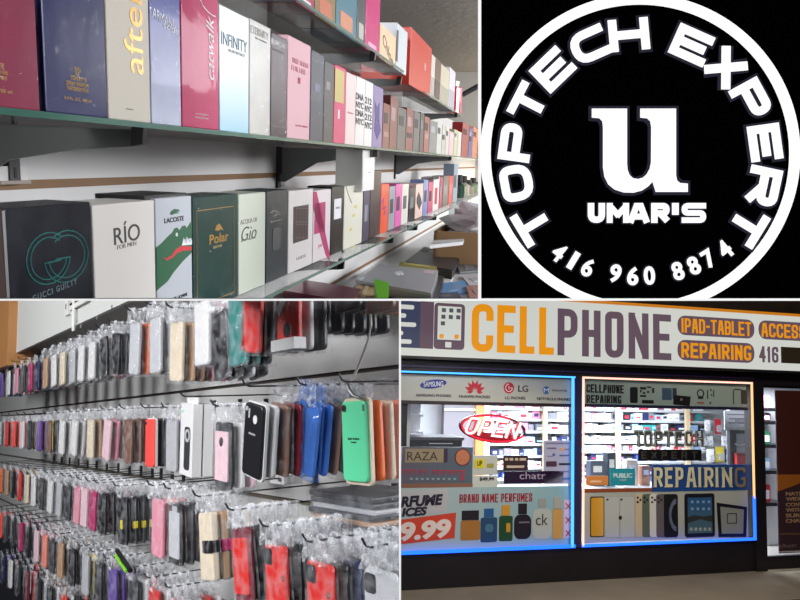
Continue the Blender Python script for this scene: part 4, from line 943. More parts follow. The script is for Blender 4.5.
far_mid = [(383,389.6,104,(150,66,42),'rust orange carton with a curved bottle print'),(390,397.2,97,(140,62,60),'brick red carton behind the rust orange one'),(397.6,405.8,108,(84,92,94),'dark grey green carton with black lid'),
 (406.2,413.2,109,(150,60,62),'dull red carton between two dark ones'),(413.6,419.6,112,(92,98,108),'slate grey carton behind the dull red one'),(420,423.8,113,(40,40,50),'slim black bottle carton'),(424.2,429.2,117,(170,70,70),'small salmon red carton'),
 (429.6,436.6,121,(110,122,126),'grey teal carton on the middle shelf'),(437,441.6,123,(206,208,204),'first of the far pale cartons, whitest'),(442,445.4,125,(190,196,186),'far pale green carton'),(445.8,449,127,(214,206,196),'far cream carton on the middle shelf'),(449.4,453.6,132,(222,190,196),'far pale pink carton'),
 (454,457.4,130,(196,200,160),'far yellowish green carton'),(457.8,461.2,132,(220,214,206),'far ivory carton on the middle shelf'),(461.8,468.4,124,(156,30,36),'far deep red carton standing tallest'),(468.8,472,128,(60,80,150),'far blue carton on the middle shelf'),(472.4,477.4,128,(216,130,84),'far orange carton near the logo board'),(477.8,484,130,(40,40,44),'farthest black carton on the middle shelf')]
for i, (a, b_, top, col_, lb) in enumerate(far_mid):
    col_ = tuple(int(v*(.78 if i < 7 else .92)) for v in col_); c = Carton(a, b_, top, ZM, YB_, col_, lb, group='far cartons on the middle shelf')
    lt = tuple(min(255, int(v*.5+110)) for v in col_); dk_ = tuple(int(v*.35) for v in col_)
    bot = 140+(a-383)*.05
    c.patch('front_print', a+(b_-a)*.22, top+(bot-top)*.25, b_-(b_-a)*.22, top+(bot-top)*.55, mat('tint', lt if i % 2 else dk_, .5)); 
    if i % 3 == 0: c.patch('foot_print', a+(b_-a)*.15, bot-8, b_-(b_-a)*.15, bot-3, mat('tint', dk_ if i % 2 else lt, .5))
# upper panes
YT = YE+.016
for (a, b_, top, z_, col_, lb, pr, kk) in ((214,240.5,-60,ZT1,(120,80,96),'dim mauve carton nearest on the upper shelf',None,0), (241,272,-60,ZT1,(150,104,110),'mauve pink carton on the upper shelf above the white ones',None,0), (272.5,296,-50,ZT1,(104,74,140),'violet blue carton on the upper shelf',(70,110,170),1), (297,315,-45,ZT1,(150,24,62),'maroon carton on the upper shelf',(220,200,210),2),
        (315.5,336,-40,ZT1,(136,110,60),'olive gold patterned carton on the upper shelf',(180,90,50),1), (336.5,357,-30,ZT1,(70,120,136),'teal and tan patterned carton on the upper shelf',(190,120,80),1), (357.5,365.4,-12,ZT1,(66,72,72),'dark carton with swirling print left of the magenta one',(170,170,160),1), (365.8,379.6,-10,ZT1,(196,36,110),'bright magenta carton on the upper shelf',(230,160,190),2)):
    c = Carton(a, b_, top, z_, YT, col_, lb, depth=.07)
    zb = TL.proj(((c.x0+c.x1)/2, YT, z_))[1]
    if pr: c.patch('front_print', a+(b_-a)*.2, zb-(22 if kk == 1 else 9), b_-(b_-a)*.2, zb-(6 if kk == 1 else 5), mat('tint', pr, .5), r=.004)
c = Carton(380.2, 396, 31, ZT1, YT, (226,190,152), 'peach beige carton with dark lettering on the upper shelf', depth=.07, gloss=False); c.text('lettering', 'Chloe', 382.6, 45, 394, 56, inkd, rot=-.3)
c = Carton(396.6, 407, 28, ZT1, YT, (206,214,218), 'tall pale grey carton with black edge at the pane end', depth=.06); c.patch('edge_print', 396.8, 30, 398.4, 62, mat('tint', (60,64,70), .5))
c = Carton(409.8, 430.6, 39, ZT2, YT, (196,60,44), 'large red carton with a round white emblem', depth=.14)
q = c.p(425.4, 67); part(c.t, 'emblem', MB().ring(q[0], q[1], .011, .008, -.0005, 0, 20).disc(q[0], q[1], .004, -.0005, 0, 12), inkw, 'round white emblem')
for (a, b_, top, col_, lb, nm) in ((431,434.6,56,(206,200,190),'slim white carton right of the large red one','perfume_box'), (435,440,60,(96,76,60),'brown carton between the pale ones','perfume_box'), (440.4,448.6,68,(196,190,166),'khaki and white carton on the far upper pane','perfume_box'), (449,454.4,70,(206,204,212),'white lilac carton on the far upper pane','perfume_box')):
    c = Carton(a, b_, top, ZT2, YT, col_, lb, depth=.06); zb = TL.proj((c.cx, YT, ZT2))[1]
    c.patch('lower_print', a+.3, (top+zb)/2, b_-.3, zb-1, mat('tint', tuple(int(v*.8) for v in col_), .5))
x_ = TL.x_for(458, YT, ZT2); t_ = thing(TL, 'perfume_bottle', (x_, YT+.02, ZT2+.0005), 'pink red cylindrical bottle at the end of the far upper pane', 'bottle')
hb = TL.z_for(81, x_, YT)-ZT2
def lathe(prof, n=16):
    mb = MB(); vs = []; fs = []
    for r, z in prof: vs += [(r*math.cos(2*math.pi*k/n), r*math.sin(2*math.pi*k/n), z) for k in range(n)]
    for i in range(len(prof)-1): fs += [(i*n+k, i*n+(k+1)%n, (i+1)*n+(k+1)%n, (i+1)*n+k) for k in range(n)]
    fs += [tuple(range(n-1,-1,-1)), tuple(range((len(prof)-1)*n, len(prof)*n))]
    return mb.add(vs, fs)
part(t_, 'glass_body', lathe([(.03,0),(.034,.004),(.034,hb*.78),(.026,hb*.82)]), mat('bottle_pink', (206,60,84), .15, .7, coat=.6)); part(t_, 'cap', lathe([(.018,hb*.82),(.019,hb*.84),(.019,hb*.98),(.016,hb)]), silver)
struct(TL, 'trim_13', MB().tube([TL.at_x(462, 95, 5.6), TL.at_x(486, 82, 5.6)], .02), mat('pipe_dark', (44,44,48), .5))

# lower shelf
YC = YE+.036
c = Carton(-26, 9.4, 209, ZL, YC, (74,62,58), 'brown carton with silver edge at the near end of the lower shelf'); c.patch('edge_print', 5.6, 211, 8.6, 320, silver)
def gg(c):
    tl_ = mat('foil_teal', (40,130,124), .3, .5, metal=.3)
    for cx, cy, flip in ((50, 259, 1), (68, 257, -1)):
        q = c.p(cx, cy); w = abs(c.p(cx+21,cy)[0]-q[0]); h = abs(c.p(cx,cy-26)[1]-q[1]); pts = []
        for k in range(21):
            a = math.radians(50+k*15.2); x_, z_ = math.cos(a)*w, math.sin(a)*h; pts.append((q[0]+(x_ if flip > 0 else -x_), q[1]+z_))
        pts.append((q[0]+flip*w*.35, pts[-1][1]))
        for k, sc_ in enumerate((1, .82)):
            P2 = [(q[0]+(x_-q[0])*sc_, q[1]+(z_-q[1])*sc_) for x_, z_ in pts]
            part(c.t, 'interlocking_mark', MB().stroke(P2, .0009, -.0005, 0), tl_, 'teal outline of interlocking rings')
c = Carton(10.4, 94, 205.5, ZL, YC, (24,26,34), 'wide black navy carton with a teal interlocking ring mark', wrap=True, depth=.045)
gg(c); c.text('lettering', 'GUCCI GUILTY', 33, 287.5, 78, 293.5, mat('print_tealgrey', (120,140,146), .5), rot=.09, space=1.3)
c = Carton(95, 156, 203, ZL, YC, (216,213,206), 'plain white matt carton with three thin dark capitals', gloss=False); c.text('lettering', 'R\u00cdO', 114.5, 221.5, 140.5, 243, inkd, rot=.03); c.text('fine_print', 'FOR MEN', 118, 243.5, 137, 248, inkg, rot=.03)
c = Carton(156.6, 192.4, 197.5, ZL, YC, (188,194,200), 'pale grey carton with a big green crocodile and black lid', depth=.06)
part(c.t, 'lid_flap', MB().box(-c.w/2-.012, c.w/2, .006, .062, c.h-.002, c.h+.003), mat('flap_black', (24,24,26), .4), 'black lid'); 
grn = mat('print_green', (14,88,52), .5); rdd = mat('print_scarlet', (206,34,50), .5)
c.text('lettering', 'LACOSTE', 165, 217.5, 184.5, 222.5, blkp, bold=.02)
c.poly('small_emblem', [(170.5,214.5),(172,211.5),(175,209.5),(179,209.8),(180.5,212),(177,212),(180,213.6),(175,214.2),(172.5,215.5)], grn)
c.poly('crocodile_print', [(157,291.5),(157,248),(163,243),(169,236.5),(173,233),(175,229),(178,228),(180,231),(183,226.5),(186,226),(187,229),(192.2,221.5),(192.2,238),(189,239),(187.5,236),(186,240),(184,237.5),(182,246),(192.2,244.5),(192.2,253),(183,262),(174,273),(168,282),(162,287)], grn, label='big green crocodile')
c.poly('tongue_print', [(163,257),(167,259),(172,256),(176,250),(181,246.5),(192,247),(192,250.5),(184,251),(178,253),(173,258),(167,261)], rdd, lift=.0014, label='red tongue')
c.poly('teeth_print', [(182,246),(184,240),(186,244.5),(188,239),(190,244),(192.2,240),(192.2,245)], inkw, lift=.0012); q = c.p(176.8, 235); part(c.t, 'eye_print', MB().disc(q[0], q[1], .0022, -.0012, 0, 12), inkw); c.text('fine_print', 'POUR HOMME', 170, 296, 188, 299.5, blkp)
c = Carton(193, 238, 196, ZL, YC, (24,60,54), 'dark bottle green wrapped carton with gold lettering', wrap=True); c.text('lettering', 'Polar', 210, 233.5, 229, 243, gold, bold=.02)
c.poly('small_emblem', [(215.5,230.5),(217,226),(220,224),(222,227),(224,231),(221,229.5),(219,231.5)], gold)
x0, x1, z0, z1 = c.rect(197.5, 209, 234.5, 300); part(c.t, 'frame_line', MB().stroke([(x0,z0),(x0,z1),(x1,z1),(x1,z0)], .0008, -.0005, 0, closed=True), gold)
c.text('fine_print', 'BEAR', 214, 245.5, 223, 248, goldp)
c = Carton(238.6, 265.4, 193.5, ZL, YC, (208,216,200), 'pale green white carton with thin script on the lower shelf'); c.text('lettering', 'ACQUA DI', 241, 219, 257, 224.5, inkg); c.text('lettering', 'Gio', 242, 226.5, 257, 240, inkd, shear=.3, bold=-.01); c.text('fine_print', 'pour homme', 242, 238.5, 256, 241, inkg)
c = Carton(266, 287.6, 190.5, ZL, YC, (46,56,60), 'dark slate carton with a small silver swirl'); c.line('swirl_print', [(270.5,213),(274,211),(278,212.5),(281,215),(277,214.5),(274,216.5),(277,218.5)], .0012, silver); c.text('fine_print', 'homme', 271, 220, 282, 222, silver)
c.patch('lower_print', 273, 228, 281, 250, mat('tint', (60,64,64), .5), r=.004)
c = Carton(288.2, 312.6, 190, ZL, YC, (222,218,216), 'white carton with a dark brown printed rectangle'); c.patch('front_print', 293.8, 206, 308.6, 241.5, mat('print_brown', (56,38,34), .5), label='dark brown rectangle')
g = MB()
for i in range(4):
    for j in range(2):
        x0, x1, z0, z1 = c.rect(296+i*3, 209+j*16, 298.2+i*3, 222+j*16); g.stroke([(x0,z0),(x0,z1),(x1,z1),(x1,z0)], .0009, -.0009, -.0005, closed=True)
part(c.t, 'letter_blocks', g, mat('print_bronze', (120,90,74), .4)); c.text('fine_print', 'GUESS', 297, 256, 306, 259, inkg)
c = Carton(313.2, 330.4, 190, ZL, YC, (224,216,218), 'white carton with crossing magenta bands'); mag = mat('print_magenta', (176,24,96), .5)
c.poly('band_print', [(313.6,192),(317,192),(330,254),(330,262),(326,255),(313.6,208)], mag); c.patch('square_print', 315, 203, 325.5, 233, mag); c.text('fine_print', 'paris', 319, 243, 325, 248, rose)
c = Carton(331, 343.2, 186.5, ZL, YC, (26,26,28), 'black carton with a small white label'); c.patch('white_label', 334.4, 199, 341.4, 219, inkw); c.patch('label_print', 336, 207, 340, 209, inkg)
c = Carton(343.8, 362.4, 185.5, ZL, YC, (222,222,206), 'cream white carton with faint yellow blossom'); c.line('stem_print', [(346,186),(349,196),(352,203)], .0016, inkd)
for a, b_ in ((353,214),(350,228),(352,246),(355,205)): c.patch('blossom_print', a, b_, a+2.4, b_+3.2, mat('print_yellow', (214,200,110), .6), r=.002)
lowfar = [(363,369.4,190,(74,68,90),'dark lilac carton beside the cream one',.06),(369.8,380.2,170.5,(66,48,44),'tall dark brown carton with curved grey print',.07),(380.6,388.4,184,(226,88,52),'bright orange carton with a blue squiggle',.05),(388.8,394.8,186.5,(150,156,162),'silver grey carton between orange and pink',.05),(395.2,401.4,184,(216,96,168),'bright pink carton on the lower shelf',.05),(401.8,408.2,184,(218,214,206),'ivory carton right of the pink one',.05),
 (408.6,415.2,187.5,(34,36,34),'black square carton before the peach one',.05),(415.6,422.8,184,(226,196,184),'peach carton with a dark ornament',.05),(423.2,427.8,180,(120,140,186),'blue lilac carton left of the rose one',.05),(428.2,432.8,182,(196,70,110),'rose carton beside the blue lilac one',.05),(433.2,439,177,(216,210,210),'white carton with red letters and dark lid',.05),(439.4,442.4,177,(160,40,80),'thin raspberry carton on the lower shelf',.05),(442.8,448.4,176,(96,90,84),'taupe carton with rounded print',.05),(448.8,452.6,176,(206,62,54),'vermilion carton on the lower shelf',.05),(453,457.4,164,(130,150,166),'tall grey blue carton',.05)]
for i, (a, b_, top, col_, lb, dp) in enumerate(lowfar):
    c = Carton(a, b_, top, ZL, YC, col_, lb, depth=dp, group='far cartons on the lower shelf')
    bot = TL.proj((c.cx, YC, ZL))[1]; H_ = bot-top; lt = tuple(min(255, int(v*.5+100)) for v in col_); dk_ = tuple(int(v*.4) for v in col_)
    if i == 1: c.line('curved_print', [(374,205),(376.5,213),(374,222),(376.5,232),(374.5,240)], .003, mat('tint', (110,104,100), .5))
    elif i == 2: c.line('squiggle_print', [(381.5,203),(384,199),(383,210),(386,206),(384,215),(386.5,212)], .002, mat('tint', (70,80,200), .5))
    elif i == 7: c.poly('ornament_print', [(417,198),(419,192),(421,198),(422,203),(419.4,210),(416.8,203)], mat('tint', (60,54,56), .5))
    elif i == 10: c.patch('lid_print', 433, 176, 439.2, 179.5, blkp); c.patch('letter_print', 435, 188, 437.4, 204, mat('tint', (186,40,60), .5))
    else: c.patch('front_print', a+(b_-a)*.25, top+H_*.3, b_-(b_-a)*.25, top+H_*.62, mat('tint', dk_ if sum(col_) > 330 else lt, .5))
# small far bottles on the lower shelf
for i, (px_, top, col_, lb) in enumerate(((460,175,(40,70,56),'small dark green bottle after the grey blue carton'), (464.5,176,(170,170,150),'small khaki bottle with black cap'), (469.5,180,(150,140,120),'small sand bottle with a wide black cap'), (474,178,(120,140,110),'small green glass bottle near the logo board'), (478.5,182,(160,100,80),'small copper bottle touching the logo board'))):
    x_ = TL.x_for(px_, YC+.02, ZL); hb = TL.z_for(top, x_, YC+.02)-ZL
    t_ = thing(TL, 'perfume_bottle', (x_, YC+.03, ZL+.0005), lb, 'bottle', 'small bottles at the far end of the lower shelf')
    part(t_, 'glass_body', lathe([(.03,0),(.036,.006),(.036,hb*.55),(.014,hb*.66)]), mat('bottle_tint', col_, .2, .6, coat=.5)); part(t_, 'cap', lathe([(.016,hb*.66),(.02,hb*.68),(.02,hb*.97),(.016,hb)]), mat('cap_black', (24,24,26), .3))
# white carton hanging tag under the middle shelf
x0 = TL.x_for(362.6, YE+.02, .0); x1 = TL.x_for(374.6, YE+.02, .0); z0 = TL.z_for(190.5, (x0+x1)/2, YE+.02); z1 = ZM-.007
t_ = thing(TL, 'white_box', ((x0+x1)/2, YE+.02, z0), 'plain white box hanging under the middle shelf before the far cartons', 'box')
part(t_, 'carton', MB().rrect(-(x1-x0)/2, (x1-x0)/2, 0, z1-z0, 0, .06, .001, 2), mat('box_white', (222,222,218), .5)); part(t_, 'front_card', MB().box(-(x1-x0)/2*.94, (x1-x0)/2*.94, -.001, 0, .001, (z1-z0)*.8), mat('card_offwhite', (232,232,230), .4)); g = MB()
g.box(-.006, .02, -.002, 0, (z1-z0)*.45, (z1-z0)*.46); part(t_, 'faint_print', g, inkg)

# counter below with laptops and parcels
ZC = -.402
struct(TL, 'trim_14', MB().box(1.6, 6.6, -.15, YW, ZC-.04, ZC), mat('counter_pale', (176,180,184), .4)) if False else None
ct = thing(TL, 'display_counter', (4.0, .2, ZC-.9), 'pale display counter under the perfume shelves covered with laptops and parcels', 'counter')
part(ct, 'top', MB().box(-2.4, 2.6, -.5, YW-.2, .86, .9), mat('counter_pale', (206,208,208), .4)); part(ct, 'body', MB().box(-2.36, 2.56, -.46, YW-.2, 0, .86), mat('counter_body', (120,122,124), .5))
def on_counter(pts, z): return [TL.at_z(px, py, z) for px, py in pts]
def slab(name, pts, z0, h, label, cat, m, extra=None, nm='body'):
    """a low block whose top outline was traced on the counter; z0 above the counter"""
    P_ = on_counter(pts, ZC+z0+h); cx = sum(p_.x for p_ in P_)/len(P_); cy = sum(p_.y for p_ in P_)/len(P_)
    t_ = thing(TL, name, (cx, cy, ZC+z0), label, cat); mb = MB(); n = len(P_)
    vs = [(p_.x-cx, p_.y-cy, 0) for p_ in P_]+[(p_.x-cx, p_.y-cy, h) for p_ in P_]
    mb.add(vs, [tuple(range(n-1,-1,-1)), tuple(range(n, 2*n))]+[(i, (i+1)%n, n+(i+1)%n, n+i) for i in range(n)])
    part(t_, nm, mb, m)
    def top(px, py): q = TL.at_z(px, py, ZC+z0+h); return (q.x-cx, q.y-cy)
    return t_, top
def deco(t_, name, pts2, z, d_, m, label=None):
    n = len(pts2); return part(t_, name, MB().add([(x, y, z) for x, y in pts2]+[(x, y, z+d_) for x, y in pts2], [tuple(range(n-1,-1,-1)), tuple(range(n,2*n))]+[(i, (i+1)%n, n+(i+1)%n, n+i) for i in range(n)]), m, label)
t_, tp_ = slab('laptop', [(379,266.5),(438,273),(431,296),(356,283)], .03, .022, 'silver laptop with a pale fruit mark lying closed on a black one', 'laptop', mat('aluminium', (150,152,156), .3, .5, metal=.7), nm='base_half')
deco(t_, 'lid', [tp_(379,266.5), tp_(438,273), tp_(431,296), tp_(356,283)], .0225, .008, mat('aluminium_lid', (176,178,182), .45, .5, metal=.2))
q = [tp_(394.5+a, 275.8+b_) for a, b_ in ((0,0),(1.2,-1.2),(3.6,-1.2),(5,-1.8),(7,-1.4),(8.6,-.2),(9,1.2),(7.4,2),(5.4,1.7),(3,2.2),(.8,1.6))]; deco(t_, 'lid_mark', q, .0306, .001, mat('mark_white', (226,228,230), .4), 'white fruit mark')
deco(t_, 'sticker', [tp_(424.5,272.6), tp_(434.5,273.6), tp_(432.5,277), tp_(422.5,276)], .0306, .001, mat('sticker_pale', (206,190,190), .5), 'pale sticker with red print'); deco(t_, 'sticker', [tp_(358,279.6), tp_(364,280.4), tp_(361,283.2), tp_(356.5,282.5)], .0306, .001, mat('sticker_grey', (200,204,206), .5))
t_, tp_ = slab('laptop', [(378,268),(444,276),(437,301),(352,288)], .0, .028, 'black laptop lying under the silver one', 'laptop', mat('laptop_black', (24,24,26), .4)); deco(t_, 'lid', [tp_(379,268.5), tp_(443,276.3), tp_(436.4,300.4), tp_(353,287.7)], .0282, .001, mat('laptop_lid', (34,34,38), .35))
t_, tp_ = slab('laptop', [(424,247),(462,254),(452,272),(404,262.5)], .0, .03, 'black laptop with worn lid in front of the cardboard box', 'laptop', mat('laptop_dark', (44,44,46), .5)); deco(t_, 'lid', [tp_(424.6,247.6), tp_(461,254.4), tp_(451.5,271), tp_(405,262.2)], .0303, .003, mat('laptop_darklid', (58,58,62), .4)); deco(t_, 'sticker', [tp_(422,249.5), tp_(428,250.6), tp_(425,252.6), tp_(420,251.6)], .0335, .001, inkg)
t_, tp_ = slab('folder', [(400,261.5),(437,266.5),(436,272),(398,266.5)], .0, .05, 'olive yellow box file between the laptops', 'folder', mat('folder_olive', (150,140,60), .5)); deco(t_, 'label_strip', [tp_(404,262.8), tp_(430,266.4), tp_(430,268), tp_(404,264.4)], .0503, .001, mat('folder_light', (186,176,100), .5))
t_, tp_ = slab('gift_box', [(303,282),(360,291.5),(352,304),(283,292.5)], .02, .06, 'long wine red box in front of the shelf bracket', 'box', mat('box_wine', (104,30,54), .35, coat=.3)); deco(t_, 'lid', [tp_(302,281.8), tp_(361,291.4), tp_(352.5,304.6), tp_(282,292.8)], .0605, .006, mat('box_winelid', (116,36,62), .3, coat=.3))
t_, tp_ = slab('cardboard_box', [(357,284.5),(378,287.5),(374,303),(350,298)], .0, .05, 'small tan cardboard box beside the green one', 'box', mat('card_tan', (188,160,118), .7)); deco(t_, 'tape', [tp_(365,285.6), tp_(369,286.2), tp_(364,301), tp_(360,300.2)], .0503, .001, mat('tape', (206,184,140), .3))
t_, tp_ = slab('green_box', [(374,280.5),(389,284.5),(388,303),(378,303)], .02, .07, 'bright lime green box beside the tan cardboard', 'box', mat('box_lime', (96,190,20), .4)); deco(t_, 'lid', [tp_(374,280.3), tp_(389.2,284.3), tp_(388.2,303), tp_(378,303)], .0702, .004, mat('box_limelid', (110,206,26), .4))
t_, tp_ = slab('paper_sheet', [(440,268),(456,270),(449,286),(437,284)], .0, .004, 'white paper sheet beside the silver laptop', 'paper', mat('paper_white', (206,210,214), .6)); deco(t_, 'print', [tp_(442,271), tp_(452,272.3), tp_(451,274), tp_(441,272.6)], .0042, .001, inkg)
for i, (pts, m_, lb) in enumerate((([(444,283),(466,280),(476,290),(440,297)], (96,150,200), 'pale blue leaflet at the counter edge'), ([(462,276),(484,272),(484,284),(470,286)], (196,196,200), 'white leaflet above the blue one'), ([(455,262),(478,262),(482,270),(460,272)], (110,116,120), 'grey leaflet near the black laptop'), ([(466,286),(486,284),(486,297),(470,298)], (170,120,110), 'reddish leaflet in the corner by the logo board'), ([(432,293),(458,292),(462,299),(430,299)], (60,70,84), 'dark leaflet under the blue one'))):
    t_, tp_ = slab('leaflet', pts, .002*i, .006, lb, 'leaflet', mat('leaflet', m_, .4)); c0 = [(pts[0][0]*.7+pts[2][0]*.3, pts[0][1]*.7+pts[2][1]*.3), (pts[1][0]*.7+pts[3][0]*.3, pts[1][1]*.7+pts[3][1]*.3), (pts[2][0]*.7+pts[0][0]*.3, pts[2][1]*.7+pts[0][1]*.3), (pts[3][0]*.7+pts[1][0]*.3, pts[3][1]*.7+pts[1][1]*.3)]
    deco(t_, 'print', [tp_(*q) for q in c0], .0062, .001, mat('leaflet_print', tuple(int(v*.6+60) for v in m_), .5))
# cardboard box with crumpled white wrap
P0 = TL.at_z(433, 252, ZC+.05); x0b = P0.x; tcb = thing(TL, 'cardboard_box', (x0b, P0.y, ZC), 'open brown cardboard box full of crumpled white wrap', 'box')
kraft = mat('kraft', (158,124,86), .7, var=.1, scale=12); hb = TL.z_for(231, x0b, P0.y)-ZC; wl = .62
part(tcb, 'front_panel', MB().box(0, .012, -wl, 0, 0, hb), kraft); part(tcb, 'side_panel', MB().box(0, .55, -.012, 0, 0, hb), kraft); part(tcb, 'back_panel', MB().box(.54, .552, -wl, 0, 0, hb), kraft); part(tcb, 'side_panel', MB().box(0, .55, -wl-.012, -wl, 0, hb), kraft); part(tcb, 'bottom_panel', MB().box(0, .55, -wl, 0, 0, .01), kraft)
bm = bmesh.new(); bmesh.ops.create_icosphere(bm, subdivisions=4, radius=1)
for v in bm.verts:
    k = 1+.16*math.sin(v.co.x*9+v.co.y*5)+.12*math.sin(v.co.z*13+v.co.x*7)+random.uniform(-.09, .09); v.co = Vector((v.co.x*.24*k, v.co.y*.27*k, v.co.z*.13*k))
me = bpy.data.meshes.new('wrap'); bm.to_mesh(me); bm.free()
solo(TL, 'crumpled_wrap', (x0b+.28, P0.y-wl/2, ZC+hb*.92), me, mat('wrap_white', (214,216,218), .35, .5), 'crumpled white plastic wrap heaped in the cardboard box', 'wrap')
t_, tp_ = slab('white_board', [(433,240.5),(464,239),(463,241.5),(430,245)], .12, .012, 'thin white board lying before the cardboard box', 'board', mat('board_white', (190,192,190), .5)); deco(t_, 'edge_strip', [tp_(433,240.7), tp_(464,239.2), tp_(464,239.8), tp_(433,241.4)], .0122, .002, inkg)
# shelves and shapes on the far side above the box
t_ = thing(TL, 'wall_box', (TL.x_for(452, YW-.02, -.3), YW-.1, TL.z_for(224, 4.4, YW)), 'pale boxed ledge on the wall beyond the lower shelf', 'box')
part(t_, 'body', MB().box(0, 1.6, 0, .1, 0, .1), mat('box_ledge', (186,190,192), .5)); part(t_, 'seam', MB().box(.5, .51, -.002, 0, 0, .1), inkg)
# lamps over the aisle, plus added fills for the wall under the shelves
def TLm(x, y, z, rot=None): return TL.M4 @ Matrix.Translation((x, y, z)) @ (rot or Matrix.Identity(4))
light('unseen_aisle_light', TL.M4 @ aim((.3, -1.3, .8), (1.0, YE, .05)), 1.0, .5, 14, (250,250,255))
light('unseen_aisle_light', TL.M4 @ aim((1.2, -3.4, zc2-.15), (1.6, YW, 0)), 1.6, .6, 90, (250,250,255))  # added fill, set far out so its light gets under the middle shelf
light('unseen_aisle_light', TL.M4 @ aim((3.6, -2.4, zc2-.1), (3.8, YW, 0)), 1.2, .5, 60, (250,250,255))
light('unseen_aisle_light', TL.M4 @ aim((5.6, -2.0, zc2-.1), (5.4, YW, 0)), 1.2, .5, 40, (250,250,255))
light('unseen_aisle_light', TL.M4 @ aim((3.4, -2.6, .3), (2.6, YW, -.3)), .8, .8, 26, (250,250,255))  # added low fill for the wall below the lower shelf
# ================================================================== phone case wall (lower left)
BL = Frame((550, -750, 130), (-.0387, .145, 1), 'bl')
YFR, YWL = .80, 1.12
def bx(px, z, y=YFR): return BL.x_for(px, y, z)
wl = mat('case_wall', (190,191,189), .5, .3, var=.04, scale=3)
xL, xR = -10.5, bx(401, 0, YWL)+.05
GZ = [(415-.13*200-430)/-350*0+.115, -.203, -.50]
GZ = [BL.at_y(200, 389.5, YWL).z, BL.at_y(200, 486, YWL).z, BL.at_y(200, 590, YWL).z]
zt = .50; edges = [zt]+GZ+[-.95]
for i in range(4):
    struct(BL, f'wall_right_panel_{i+1}', MB().box(xL, xR, YWL, YWL+.02, edges[i+1]+.006, edges[i]-.006), wl)
struct(BL, 'trim_15', MB().box(xL, xR, YWL+.012, YWL+.03, -.95, zt), mat('groove_dark', (54,46,40), .6))
for i, z in enumerate(GZ[1:]):
    struct(BL, f'trim_{16+i}', MB().box(xL, xR, YWL-.006, YWL+.004, z-.004, z+.003), mat('slat_rail', (120,112,98), .4, .5, metal=.3))
# white valance above the top row
zv = BL.at_y(60, 332.5, YFR).z
va = thing(BL, 'valance_box', (0, YFR, zv), 'big plain pale grey boxed valance above the top row of cases', 'valance')
xv = bx(8, zv); xv2 = bx(400, zv)
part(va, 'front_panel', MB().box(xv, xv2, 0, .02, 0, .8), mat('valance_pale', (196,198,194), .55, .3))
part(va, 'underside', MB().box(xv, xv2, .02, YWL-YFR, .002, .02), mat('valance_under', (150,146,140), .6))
g = MB()
for px_, py_ in ((81,326),(97,317.5),(112,307)):
    q = BL.at_y(px_, py_, YFR); g.disc(q.x, q.z-zv, .009, -.002, 0, 10)
part(va, 'screw', g, mat('screw_grey', (120,120,118), .4), kind='stuff')
q0, q1 = BL.at_y(65, 312, YFR-.01), BL.at_y(72, 300, YFR-.01)
t_ = thing(BL, 'slotted_bar', (q0.x, YFR-.012, q0.z-.02), 'white perforated metal bar fixed to the valance', 'bar')
part(t_, 'bar', MB().box(0, .075, 0, .012, 0, .3), mat('bar_white', (214,214,210), .4)); g = MB()
for k in range(4): g.box(.02, .034, -.001, 0, .03+k*.05, .055+k*.05)
part(t_, 'slot_row', g, mat('slot', (8,8,8), .6), kind='stuff')
q0 = BL.at_y(74, 331, YFR-.012)
t_ = thing(BL, 'white_conduit', (q0.x, YFR-.014, q0.z), 'thin white conduit running along the slotted bar', 'conduit'); part(t_, 'pipe', MB().tube([(0,0,0),(0,0,.5)], .008, 8), mat('bar_white', (214,214,210), .4)); part(t_, 'bracket', MB().box(-.012, .012, .0, .014, .1, .12), mat('screw_grey', (120,120,118), .4))
# second white line of the valance (raised trim)
q0, q1 = BL.at_y(70, 311, YFR-.01), BL.at_y(100, 298, YFR-.01)
t_ = thing(BL, 'trim_rail', (q0.x, YFR-.016, q0.z), 'white rail on the valance beside the slotted bar', 'rail'); part(t_, 'rail', MB().box(0, 2.2, 0, .014, 0, .02), mat('bar_white', (214,214,210), .4)); part(t_, 'shadow_gap', MB().box(0, 2.2, .004, .014, .024, .034), mat('slot', (8,8,8), .6))
# wooden post at the far left
q0 = BL.at_y(-3, 400, YFR-.05); q1 = BL.at_y(8, 330, YFR-.05)
struct(BL, 'trim_18', MB().box(q0.x-.6, q1.x, YFR-.05, YFR+.1, BL.at_y(4, 363, YFR-.05).z-.02, 1.1), mat('wood_post', (176,124,74), .5, var=.2, scale=3))
struct(BL, 'trim_19', MB().box(q0.x-.9, q1.x+.35, YFR+.02, YWL, BL.at_y(10, 369, YFR).z-.03, BL.at_y(10, 369, YFR).z), mat('wood_dark', (96,70,46), .5, var=.2, scale=3))
# added self-lit white strip standing for the border of the lower bays
qe = BL.at_y(399.4, 450, YWL-.02)
e0 = W0.ray(399.0, 450); struct(W0, 'trim_20', MB().add([(((px_-400)/FPX)*1.72, y_, z_) for px_, y_ in ((398.9,1.72),(401.0,1.72),(401.0,1.725),(398.9,1.725)) for z_ in (-.9, -.0022)], [(0,1,3,2),(2,3,5,4),(4,5,7,6),(6,7,1,0),(0,2,4,6),(1,7,5,3)]), border_white)

